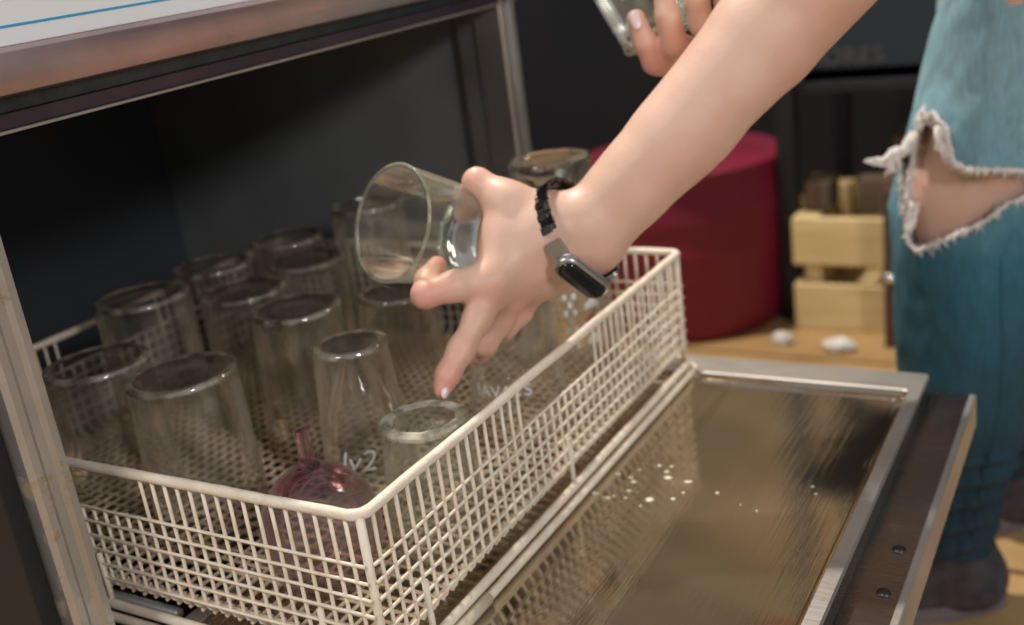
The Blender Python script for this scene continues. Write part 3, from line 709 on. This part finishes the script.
RIGHT_HAND += chain([V3(*(0.0775, 0.4856, 0.2053)), V3(*(0.0718, 0.4518, 0.2052)), V3(*(0.0649, 0.4256, 0.2137)), V3(*(0.0633, 0.4224, 0.2325)), V3(*(0.0585, 0.4282, 0.2521))], [.0108, .0100, .0098, .0092, .0078], .004)
RIGHT_HAND += chain([V3(*(0.0885, 0.4932, 0.2164)), V3(*(0.0863, 0.4612, 0.2202)), V3(*(0.0803, 0.4408, 0.2276)), V3(*(0.0785, 0.4370, 0.2433)), V3(*(0.0736, 0.4424, 0.2584))], [.0095, .0088, .0086, .0080, .0070], .004)
RIGHT_HAND += chain([RW, V3(*(0.0563, 0.5396, 0.2461)), V3(*(0.0224, 0.5229, 0.2609)), V3(*(0.0026, 0.5048, 0.2709))], [.020, .014, .0115, .0095], .010)
FLUSH = [(V3(*(-0.0537, 0.1684, 0.0728)), .016, .75), (V3(*(-0.0384, 0.1523, 0.0115)), .020, .7), (V3(*(-0.0339, 0.1713, 0.0304)), .010, .45), (V3(*(-0.0526, 0.2448, 0.1338)), .014, .45), (V3(*(-0.0261, 0.2029, 0.0628)), .012, .3),
         (V3(*(-0.0409, 0.1999, 0.0183)), .016, .6), (V3(*(0.0288, 0.4066, 0.1893)), .016, .6), (V3(*(0.0469, 0.4049, 0.2039)), .014, .4), (V3(*(-0.0660, 0.2066, 0.0780)), .014, .8), (V3(*(-0.0228, 0.2397, 0.0398)), .018, .35)]
CREASE = [(V3(*(-0.0307, 0.1697, 0.0335)), (-0.2455, -0.5854, -0.7596), .0095), (V3(*(-0.0310, 0.1667, 0.0302)), (-0.2455, -0.5854, -0.7596), .0085), (V3(*(-0.0352, 0.1545, 0.0191)), (-0.2012, -0.5680, -0.7847), .007), (V3(*(0.0397, 0.4014, 0.2202)), (0.1421, -0.2963, -0.9498), .010), (V3(*(0.0260, 0.4010, 0.2075)), (0.3149, -0.1989, -0.9753), .008)]
PELV = Vector((.30, .822, .44)); NECK = Vector((.08, .72, .80)); FW = Vector((-.92, -.39, 0)); SD = Vector((.39, -.92, 0))
SL = NECK + SD * .17 + Vector((.03, 0, -.05)); SR = NECK - SD * .17 + Vector((.03, 0, -.05))
KL = Vector((.215, .745, -.020)); AL = Vector((.205, .735, -.415)); HL = PELV + SD * .085 + Vector((0, 0, -.03))
HR = PELV - SD * .085 + Vector((0, 0, -.03)); KR = Vector((.225, .925, -.02)); AR = Vector((.24, .945, -.415))
HEAD = NECK + Vector((-.15, -.06, .08))
body = []
body += chain([PELV - SD * .06, PELV + SD * .06], [.10, .10], .03)
MID = PELV.lerp(NECK, .5) + Vector((.02, .01, .04))
body += chain([PELV, MID, NECK + Vector((.04, .02, -.03))], [.10, .098, .085], .05)
body += chain([PELV + SD * .05, MID + SD * .05, NECK + SD * .09 + Vector((.04, .02, -.03))], [.09, .085, .075], .05)
body += chain([PELV - SD * .05, MID - SD * .05, NECK - SD * .09 + Vector((.04, .02, -.03))], [.09, .085, .075], .05)
body += chain([SL, SR], [.05, .05], .04)
body += chain([NECK, HEAD + Vector((.03, .01, -.03))], [.05, .048], .03)
body += chain([HEAD + Vector((.02, .01, .03)), HEAD + Vector((-.05, -.02, -.05))], [.078, .055], .03)
body += [(HEAD + Vector((-.085, -.035, -.005)), HEAD + Vector((-.105, -.043, -.025)), .008, .012, .01)]
for s in (-1, 1): body += [(HEAD + SD * .074 * s, HEAD + SD * .080 * s + Vector((0, 0, -.02)), .012, .008, .006)]
body += chain([SL, SL.lerp(EL, .5), EL], [.048, .043, .038], .03)
body += chain([SR, SR.lerp(ER, .5), ER], [.048, .043, .036], .03)
for (h_, k_, a_) in ((HL, KL, AL), (HR, KR, AR)):
    body += chain([h_, h_.lerp(k_, .5), k_ + FW * -.004], [.085, .072, .056], .03)
    body += chain([k_ + FW * .016 + Vector((0, 0, .014)), k_ + FW * .014 + Vector((0, 0, -.022))], [.049, .044], .02)
    body += chain([k_, k_.lerp(a_, .3) - FW * .012, a_], [.052, .053, .032], .03)
    body += chain([a_ + Vector((0, 0, -.02)), a_ + FW * .15 + Vector((0, 0, -.055))], [.030, .024], .02)
body += LEFT_HAND + RIGHT_HAND
me = grow(body, .0022)
me.materials.append(M['skin'])
def paint_flush(me):
    X = np.empty(len(me.vertices) * 3, np.float32); me.vertices.foreach_get('co', X); X = X.reshape(-1, 3); f = np.zeros(len(X))
    for c, r_, w_ in FLUSH: f = np.maximum(f, w_ * np.exp(-((X - np.array(c)) ** 2).sum(1) / r_ ** 2))
    for c, d_, rr in CREASE:
        c = np.array(c); d_ = np.array(d_) / np.linalg.norm(d_); q = X - c; ax_ = q @ d_; near = np.exp(-(q ** 2).sum(1) / rr ** 2)
        N_ = q - np.outer(ax_, d_); N_ /= np.linalg.norm(N_, axis=1)[:, None] + 1e-9
        X -= (N_ * (np.exp(-(ax_ / .0011) ** 2) * near * .0011)[:, None]).astype(np.float32)
    me.vertices.foreach_set('co', X.ravel()); a = me.color_attributes.new('flush', 'FLOAT_COLOR', 'POINT')
    a.data.foreach_set('color', np.stack([f, f, f, np.ones(len(f))], -1).astype(np.float32).ravel())
paint_flush(me)
person = bpy.data.objects.new('person', me); COL.objects.link(person)
tag(person, 'person in torn blue jeans reaching into the basket and holding two tumblers', 'person')
sm = person.modifiers.new('soften', 'SMOOTH'); sm.factor = .5; sm.iterations = 3

def nail(c, fwd, nrm, wd, ln, m=M['nail']):
    f = Vector(fwd).normalized(); n = Vector(nrm); n = (n - f * n.dot(f)).normalized(); s = f.cross(n)
    bm = bmesh.new(); bmesh.ops.create_uvsphere(bm, u_segments=20, v_segments=12, radius=1)
    for v in bm.verts:
        x, y, z = v.co; y2 = y * ln; x2 = x * wd; z2 = z * .0011 - (x * x) * wd * .35
        v.co = Vector(c) + s * x2 + f * y2 + n * z2
    return obj('fingernail', bm, m, person)
nail((-0.0357, 0.1478, 0.0080), (-0.0659, -0.5926, -0.7463), (1.0326, -0.5967, 0.0142), .0031, .0044)
nail((0.0201, 0.3983, 0.2237), (-0.3121, 0.1816, 0.9285), (0.1950, -0.9557, 0.4168), .0046, .0080)

# shirt and hair as clothing children
sh = []
sh += chain([PELV + Vector((0, 0, .03)), MID, NECK + Vector((.04, .02, -.03))], [.115, .112, .098], .05)
for s in (1, -1): sh += chain([PELV + SD * .05 * s, MID + SD * .05 * s, NECK + SD * .09 * s + Vector((.04, .02, -.03))], [.105, .10, .088], .05)
sh += chain([SL, SR], [.063, .063], .04)
sh += chain([SL, SL.lerp(EL, .55)], [.062, .058], .03) + chain([SR, SR.lerp(ER, .55)], [.062, .058], .03)
me = grow(sh, .006); me.materials.append(M['shirt']); o = bpy.data.objects.new('shirt', me); COL.objects.link(o); o.parent = person
me = grow(chain([HEAD + Vector((.045, .02, .05)), HEAD + Vector((.06, .025, -.03)), HEAD + Vector((.10, .04, -.02))], [.088, .075, .03], .02), .005)
me.materials.append(M['hair']); o = bpy.data.objects.new('hair', me); COL.objects.link(o); o.parent = person

# jeans: a loft per leg, with the knee torn open on the near leg
def leg_ring(h_, k_, a_, t):
    """centre and radius of a trouser leg at t (0 hip .. 1 cuff)"""
    KT = .52
    if t < KT: s = t / KT; c = h_.lerp(k_, s); r = .087 + (.0735 - .087) * s
    else:
        s = (t - KT) / (1 - KT); c = k_.lerp(a_, s) - FW * .010 * math.sin(PI * s)
        r = .0735 - .004 * s if s < .45 else .0717 - (.0717 - .047) * min(1, (s - .45) / .38)
    return c, r
def leg_pt(h_, k_, a_, th, t, seed):
    c, r = leg_ring(h_, k_, a_, t)
    q = Vector((math.cos(th) * 1.6, math.sin(th) * 1.6, t * 9 + seed)); r += .0045 * noise.noise(q) + .0022 * noise.noise(q * 3)
    if t > .84: r += .0045 * math.sin((t - .84) * 190 + 2 * math.cos(th))
    return c + Vector((math.cos(th), math.sin(th), 0)) * r
def inside(poly, x, y):
    ins = False; n = len(poly)
    for i in range(n):
        x1, y1 = poly[i]; x2, y2 = poly[(i + 1) % n]
        if (y1 > y) != (y2 > y) and x < (x2 - x1) * (y - y1) / (y2 - y1) + x1: ins = not ins
    return ins
TEAR = [[(-2.452, 0.398), (-2.251, 0.389), (-1.998, 0.405), (-1.789, 0.442), (-1.641, 0.45), (-1.213, 0.454), (-0.611, 0.466), (-0.463, 0.49), (-0.951, 0.497), (-1.152, 0.513), (-1.449, 0.528), (-1.728, 0.54), (-2.025, 0.554), (-2.164, 0.544), (-2.208, 0.513), (-2.295, 0.483), (-2.347, 0.453), (-2.417, 0.423)], [(-2.819, 0.442), (-2.566, 0.416), (-2.382, 0.435), (-2.33, 0.471), (-2.26, 0.501), (-2.286, 0.513), (-2.487, 0.486)]]
def trouser(h_, k_, a_, seed, tear, t0=0.0):
    NT, NL = 180, 260; vs = []; fs = []
    for i in range(NL + 1):
        t = t0 + (1 - t0) * i / NL
        for k in range(NT): vs.append(leg_pt(h_, k_, a_, 2 * PI * k / NT, t, seed))
    for i in range(NL):
        t = t0 + (1 - t0) * (i + .5) / NL
        for k in range(NT):
            th = 2 * PI * (k + .5) / NT
            if tear:
                if th > PI: th2 = th - 2 * PI
                else: th2 = th
                jx = .035 * noise.noise(Vector((th * 14, t * 90, 3))); jy = .004 * noise.noise(Vector((th * 30, t * 60, 9)))
                if any(inside(pl, th2 + jx, t + jy) for pl in tear): continue
            fs.append((i * NT + k, (i + 1) * NT + k, (i + 1) * NT + (k + 1) % NT, i * NT + (k + 1) % NT))
    return vs, fs
jeans = None
for nm, args, seed, tr in (('jeans', (HL, KL, AL), 1.3, TEAR), ('trouser_leg', (HR, KR, AR), 5.1, None)):
    vs, fs = trouser(*args, seed, tr)
    if nm == 'jeans':
        bm = bmesh.new(); vv = [bm.verts.new(v) for v in vs]
        for f in fs: bm.faces.new([vv[i] for i in f])
        bmesh.ops.delete(bm, geom=[v for v in bm.verts if not v.link_faces], context='VERTS')
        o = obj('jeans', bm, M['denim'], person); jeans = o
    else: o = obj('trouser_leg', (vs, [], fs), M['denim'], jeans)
    md = o.modifiers.new('cloth', 'SOLIDIFY'); md.thickness = .0016; md.offset = 0
me = grow(chain([PELV - SD * .07, PELV + SD * .07], [.118, .118], .03) + chain([PELV, PELV + Vector((0, 0, .05))], [.118, .112], .03), .006)
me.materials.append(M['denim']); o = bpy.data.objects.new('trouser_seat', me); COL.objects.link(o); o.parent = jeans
# seam down the outside of the near leg
bm = bmesh.new(); tube(bm, [leg_pt(HL, KL, AL, -0.951, .56 + .40 * i / 60, 1.3) + Vector((math.cos(-0.951), math.sin(-0.951), 0)) * .0005 for i in range(61)], .0022, 6)
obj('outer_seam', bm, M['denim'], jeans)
# frayed edges: fine white threads lying around the tear
bm = bmesh.new(); rnd = random.Random(4)
for pl, dens in ((TEAR[0], 26), (TEAR[1], 10)):
    n = len(pl)
    for i in range(n):
        (x1, y1), (x2, y2) = pl[i], pl[(i + 1) % n]; steps = max(2, int(math.hypot((x2 - x1) * .07, (y2 - y1) * .85) * 1000 * dens / 26 * 2.3))
        for j in range(steps):
            s = (j + rnd.random()) / steps; th = x1 + (x2 - x1) * s; tt = y1 + (y2 - y1) * s
            cth = sum(p[0] for p in pl) / n; ct = sum(p[1] for p in pl) / n
            p0 = leg_pt(HL, KL, AL, th, tt, 1.3); cdir = (leg_pt(HL, KL, AL, cth, ct, 1.3) - p0); cdir.normalize()
            out = Vector((math.cos(th), math.sin(th), 0)); ln = .003 + .006 * rnd.random() ** 2
            if rnd.random() < .06: ln *= 1.6
            d = (cdir * .45 + Vector((rnd.uniform(-.8, .8), rnd.uniform(-.8, .8), rnd.uniform(-1.0, .3)))).normalized()
            pts = [p0 - d * .003 + out * .0015]
            for q in range(1, 5): pts.append(p0 + d * ln * q / 4 + out * (.0018 + .001 * math.sin(q)) + Vector((0, 0, -.002 * (q / 4) ** 2)))
            tube(bm, pts, [.0009, .0009, .0007, .0005, .0003], 4)
obj('frayed_threads', bm, M['thread'], jeans)['kind'] = 'stuff'
bm = bmesh.new(); FR = [([0.191, 0.698, 0.086], [0.18, 0.684, 0.078]), ([0.186, 0.697, 0.087], [0.202, 0.683, 0.079]), ([0.176, 0.696, 0.064], [0.159, 0.674, 0.047]), ([0.164, 0.681, 0.051], [0.138, 0.659, 0.047]), ([0.159, 0.679, 0.049], [0.156, 0.67, 0.034]), ([0.203, 0.677, 0.075], [0.212, 0.667, 0.046]), ([0.179, 0.676, -0.001], [0.177, 0.658, -0.024])]
for (a, b) in FR:
    a = Vector(a); b = Vector(b)
    for j in range(16):
        w0 = Vector((rnd.gauss(0, .0022), rnd.gauss(0, .0022), rnd.gauss(0, .0026))); pts = []
        for q in range(6):
            s = q / 5; pts.append(a.lerp(b, s) + w0 * (1 - .4 * s) + Vector((rnd.gauss(0, .0012), rnd.gauss(0, .0012), rnd.gauss(0, .0018) - .004 * math.sin(PI * s))))
        tube(bm, pts, [.0013, .0014, .0014, .0012, .0009, .0004], 5)
o = obj('thread_bundle', bm, M['thread'], jeans); o['kind'] = 'stuff'; o['label'] = 'loose white threads hanging out from the torn knee'
# shoes
for s_, a_ in ((1, AL), (-1, AR)):
    pr_ = chain([a_ + Vector((0, 0, .01)), a_ - FW * .02 + Vector((0, 0, -.045)), a_ + FW * .06 + Vector((0, 0, -.05)), a_ + FW * .16 + Vector((0, 0, -.062))], [.042, .040, .038, .026], .02)
    me = grow(pr_, .003)
    for v in me.vertices: v.co.z = max(v.co.z, FZ + .012)
    me.materials.append(M['shoe']); sh_ = bpy.data.objects.new('shoe', me); COL.objects.link(sh_); sh_.parent = person
    bm = bmesh.new(); rings = []
    for z, g in ((FZ + .0005, 0), (FZ + .020, .003)):
        r_ = []
        for k in range(40):
            th = 2 * PI * k / 40; u = math.cos(th); ww = (.040 if u < 0 else .041) * math.sin(th); c = a_ + FW * (.065 + (.13) * u) + FW.cross(Vector((0, 0, 1))) * ww; r_.append(bm.verts.new((c.x, c.y, z)))
        rings.append(r_)
    for k in range(40): bm.faces.new((rings[0][k], rings[0][(k + 1) % 40], rings[1][(k + 1) % 40], rings[1][k]))
    bm.faces.new(rings[0][::-1]); bm.faces.new(rings[1]); obj('sole', bm, M['sole'], sh_, False)

# ------------------------------------------------------------------ wristwatch
WC = Vector((0.0139, 0.2697, 0.0866)); e1 = Vector((0.4716, 0.0001, -0.8792)).normalized(); e2 = Vector((-0.0202, -0.9824, 0.1897)); e2 = (e2 - e1 * e2.dot(e1)).normalized(); e3 = e1.cross(e2).normalized()
RA, RB = .0420, .0360
watch = thing('fitness_watch', 'slim fitness watch with dark steel link strap on the reaching wrist', 'watch', WC)
def wpart(name, bm, m, parent=watch, smooth=True, angle=40):
    if parent is watch:
        for v in bm.verts: v.co -= WC
    return obj(name, bm, m, parent, smooth, angle)
def oriented_box(bm, c, ex, ey, ez, sx, sy, sz, bev=.0005):
    r = bmesh.ops.create_cube(bm, size=1); vs = r['verts']
    es = list(set(e for v in vs for e in v.link_edges)); 
    for v in vs: v.co = Vector((v.co.x * sx, v.co.y * sy, v.co.z * sz))
    g = bmesh.ops.bevel(bm, geom=es, offset=bev, segments=2, affect='EDGES')
    allv = set(g['verts']) | set(v for v in vs if v.is_valid)
    for v in allv: v.co = c + ex * v.co.x + ey * v.co.y + ez * v.co.z
def ring_at(phi):
    p = WC + e1 * RA * math.cos(phi) + e2 * RB * math.sin(phi)
    tg = (-e1 * RA * math.sin(phi) + e2 * RB * math.cos(phi)).normalized(); nr = tg.cross(e3); nr.normalize()
    if nr.dot(p - WC) < 0: nr = -nr
    return p, tg, nr
phi = math.radians(108); i = 0
while phi < math.radians(348):
    p, tg, nr = ring_at(phi); bm = bmesh.new(); wd = .0050
    if i % 2 == 0:
        oriented_box(bm, p, tg, e3, nr, .0056, .0085, .0030); oriented_box(bm, p + e3 * .0066, tg, e3, nr, .0040, .0034, .0024); oriented_box(bm, p - e3 * .0066, tg, e3, nr, .0040, .0034, .0024)
    else:
        oriented_box(bm, p + e3 * .0062, tg, e3, nr, .0056, .0050, .0032); oriented_box(bm, p - e3 * .0062, tg, e3, nr, .0056, .0050, .0032)
        oriented_box(bm, p, tg, e3, nr, .0046, .0068, .0020)
    wpart('strap_link', bm, M['steel_link'])
    phi += .0050 / math.hypot(RA * math.sin(phi), RB * math.cos(phi)); i += 1
PC, ptg, pnr = ring_at(math.radians(47)); PC = PC + pnr * .000
def pill(bm, c, ex, ey, ez, Lx, Wy, Tz, n=12, top=.75):
    """elongated rounded pod: ex along, ey across, ez outwards"""
    rings = []
    for (s, z) in ((.90, -Tz / 2), (1, -Tz / 4), (1, Tz / 6), (.93, Tz / 2 - .0006), (.80, Tz / 2), ):
        r_ = []
        for k in range(4 * n):
            th = 2 * PI * k / (4 * n); rr = Wy / 2; cx = (Lx / 2 - rr) * (1 if math.cos(th) >= 0 else -1)
            x = cx + rr * math.cos(th) * (s if abs(s) < 1 else 1); y = rr * math.sin(th) * s
            x = x * (1 - (1 - s) * .25); r_.append(bm.verts.new(c + ex * x + ey * y + ez * (z - 14 * x * x * Tz * 4)))
        rings.append(r_)
    for a, b in zip(rings, rings[1:]):
        for k in range(len(a)): bm.faces.new((a[k], a[(k + 1) % len(a)], b[(k + 1) % len(a)], b[k]))
    bm.faces.new(rings[0][::-1]); bm.faces.new(rings[-1]); bmesh.ops.recalc_face_normals(bm, faces=bm.faces)
bm = bmesh.new(); pill(bm, PC - pnr * .001, ptg, e3, pnr, .050, .0200, .0080); wpart('case', bm, M['case'], angle=50)
bm = bmesh.new(); pill(bm, PC + pnr * .0022, ptg, e3, pnr, .0445, .0160, .0070); wpart('screen', bm, M['screen'], angle=60)
for ph in (86, -2):
    p, tg, nr = ring_at(math.radians(ph)); bm = bmesh.new(); oriented_box(bm, p, tg, e3, nr, (.0150 if ph > 0 else .009), .0145, .0034, .0010); wpart('strap_lug', bm, M['case'])

# ------------------------------------------------------------------ background
br = thing('plastic_barrel', 'big crimson plastic barrel standing on the floor behind the washer', 'barrel', (-.455, 1.64, FZ))
bm = bmesh.new(); RBL = .212; HBL = .345
lathe(bm, [(0, 0), (RBL * .93, 0), (RBL * .97, .01), (RBL, .05), (RBL * 1.0, .16), (RBL * 1.012, .17), (RBL * 1.012, .185), (RBL, .195), (RBL, HBL - .12), (RBL * 1.012, HBL - .11), (RBL * 1.012, HBL - .095), (RBL, HBL - .085), (RBL * .99, HBL - .02), (RBL * .95, HBL - .012)], 72)
obj('barrel_body', bm, M['red'], br, True, 40)
bm = bmesh.new(); lathe(bm, [(RBL * .90, HBL - .02), (RBL * 1.01, HBL - .02), (RBL * 1.02, HBL - .005), (RBL * .98, HBL), (RBL * .90, HBL - .004), (RBL * .86, HBL - .012), (0, HBL - .010)], 72); obj('lid', bm, M['red'], br, True, 40)
# dark shelf cabinet beside and behind
cb = thing('shelf_unit', 'black metal storage rack standing against the dark back wall', 'shelf', (-.221, 1.63, FZ))
def cpart(name, lo, hi, m, parent=cb, bev=.002):
    bm = bmesh.new(); box(bm, lo, hi, bev); return obj(name, bm, m, parent, False)
for (x, y) in ((0, 0), (0, .45), (1.3, 0), (1.3, .45)): cpart('upright', (x - .018, y - .018, 0), (x + .018, y + .018, 1.5), M['black'])
for z in (.455, .80, 1.15): cpart('shelf', (0, 0, z), (1.3, .45, z + .02), M['black'])
bc = thing('beer_crate', 'dark blue plastic crate with faint letters on the black rack', 'crate', (-.221 + .03, 1.63 + .02, FZ + .4755))
bm = bmesh.new(); box(bm, (0, 0, 0), (.36, .28, .02)); box(bm, (0, 0, 0), (.36, .012, .23)); box(bm, (0, .268, 0), (.36, .28, .23)); box(bm, (0, .012, 0), (.012, .268, .23)); box(bm, (.348, .012, 0), (.36, .268, .23)); obj('crate_body', bm, M['navy'], bc, False)
bm = text_mesh('MORES', .042, .001)
for v in bm.verts: v.co = Vector((.075 + v.co.x * 1.15, -.0012 - v.co.z, .040 + v.co.y))
obj('lettering', bm, M['faint'], bc, False)
# pallet boards / wooden crate
cr = thing('wooden_crate', 'pale wooden crate with two broad boards on the floor beneath the rack', 'crate', (-.203, 1.57, FZ), (0, 0, 0.0))
CW = .46
def kpart(name, lo, hi, m=M['crate'], par=None):
    bm = bmesh.new(); box(bm, lo, hi, .003); return obj(name, bm, m, par or cr, False)
for z in (.0, .133): kpart('front_board', (0, 0, z), (CW, .018, z + .094))
for z in (.0, .133): kpart('rear_board', (0, .30, z), (CW, .318, z + .094)); kpart('side_board', (0, .018, z), (.018, .30, z + .094)); kpart('side_board', (CW - .018, .018, z), (CW, .30, z + .094))
for x in (.019, CW - .050): 
    kpart('corner_batten', (x, .018, .0), (x + .03, .045, .133 + .094)); kpart('corner_batten', (x, .272, .0), (x + .03, .299, .133 + .094))
kpart('base_board', (.02, .02, .012), (CW - .02, .298, .026))
for i, (x, y, sx, sy, h, m_, lab) in enumerate(((.01, .06, .05, .08, .055, 'crate_mid', 'small tan box at the left end of the wooden crate top'), (.17, .10, .12, .14, .13, 'crate_dark', 'dark brown box standing taller on the wooden crate'), (.115, .04, .16, .05, .065, 'crate_mid', 'dull tan low box in front of the dark brown box'))):
    R_ = Matrix.Rotation(0.0, 3, 'Z'); c = Vector((-.203, 1.57, 0)) + R_ @ Vector((x, y, 0))
    t = thing('cardboard_box', lab, 'box', (c.x, c.y, FZ + .133 + .094 + .0005), (0, 0, 0.0))
    bm = bmesh.new(); box(bm, (0, 0, 0), (sx, sy, h), .002); obj('carton', bm, M[m_], t, False)
    bm = bmesh.new(); box(bm, (sx * .42, -.0006, 0), (sx * .58, sy + .0006, h + .0006)); obj('tape', bm, M['crate_dark'], t, False)
t = thing('wooden_plank', 'thin dark brown plank with a chrome knob upright at the crate end', 'plank', (-.018, 1.50, FZ))
bm = bmesh.new(); box(bm, (0, 0, 0), (.022, .05, .30), .002); obj('plank_body', bm, M['crate_dark'], t, False)
bm = bmesh.new(); lathe(bm, [(0, .012), (.008, .010), (.010, .004), (.006, 0), (0, 0)], 24); bmesh.ops.rotate(bm, matrix=Matrix.Rotation(PI / 2, 3, 'X'), verts=bm.verts)
for v in bm.verts: v.co += Vector((.011, 0, .139))
obj('metal_knob', bm, M['knob'], t)
def wad(name, lab, c, s, sq=.6, seed=1):
    bm = bmesh.new(); bmesh.ops.create_icosphere(bm, subdivisions=4, radius=1)
    for v in bm.verts:
        q = v.co.copy(); f = 1 + .35 * noise.noise(q * 2.2 + Vector((seed, 0, 0))) - .25 * abs(noise.noise(q * 5)); v.co = Vector((q.x * f * s * 1.3, q.y * f * s, max(q.z * f * sq, -.5) * s))
        v.co += Vector(c) + Vector((0, 0, s * .5))
    tag(obj(name, bm, M['paper']), lab, 'paper')
wad('paper_scrap', 'crumpled white paper scrap on the floor in front of the crate', (-.094, 1.475, FZ), .022)
wad('paper_scrap', 'small pale scrap lying at the foot of the barrel', (-.206, 1.489, FZ), .016, .9, 5)
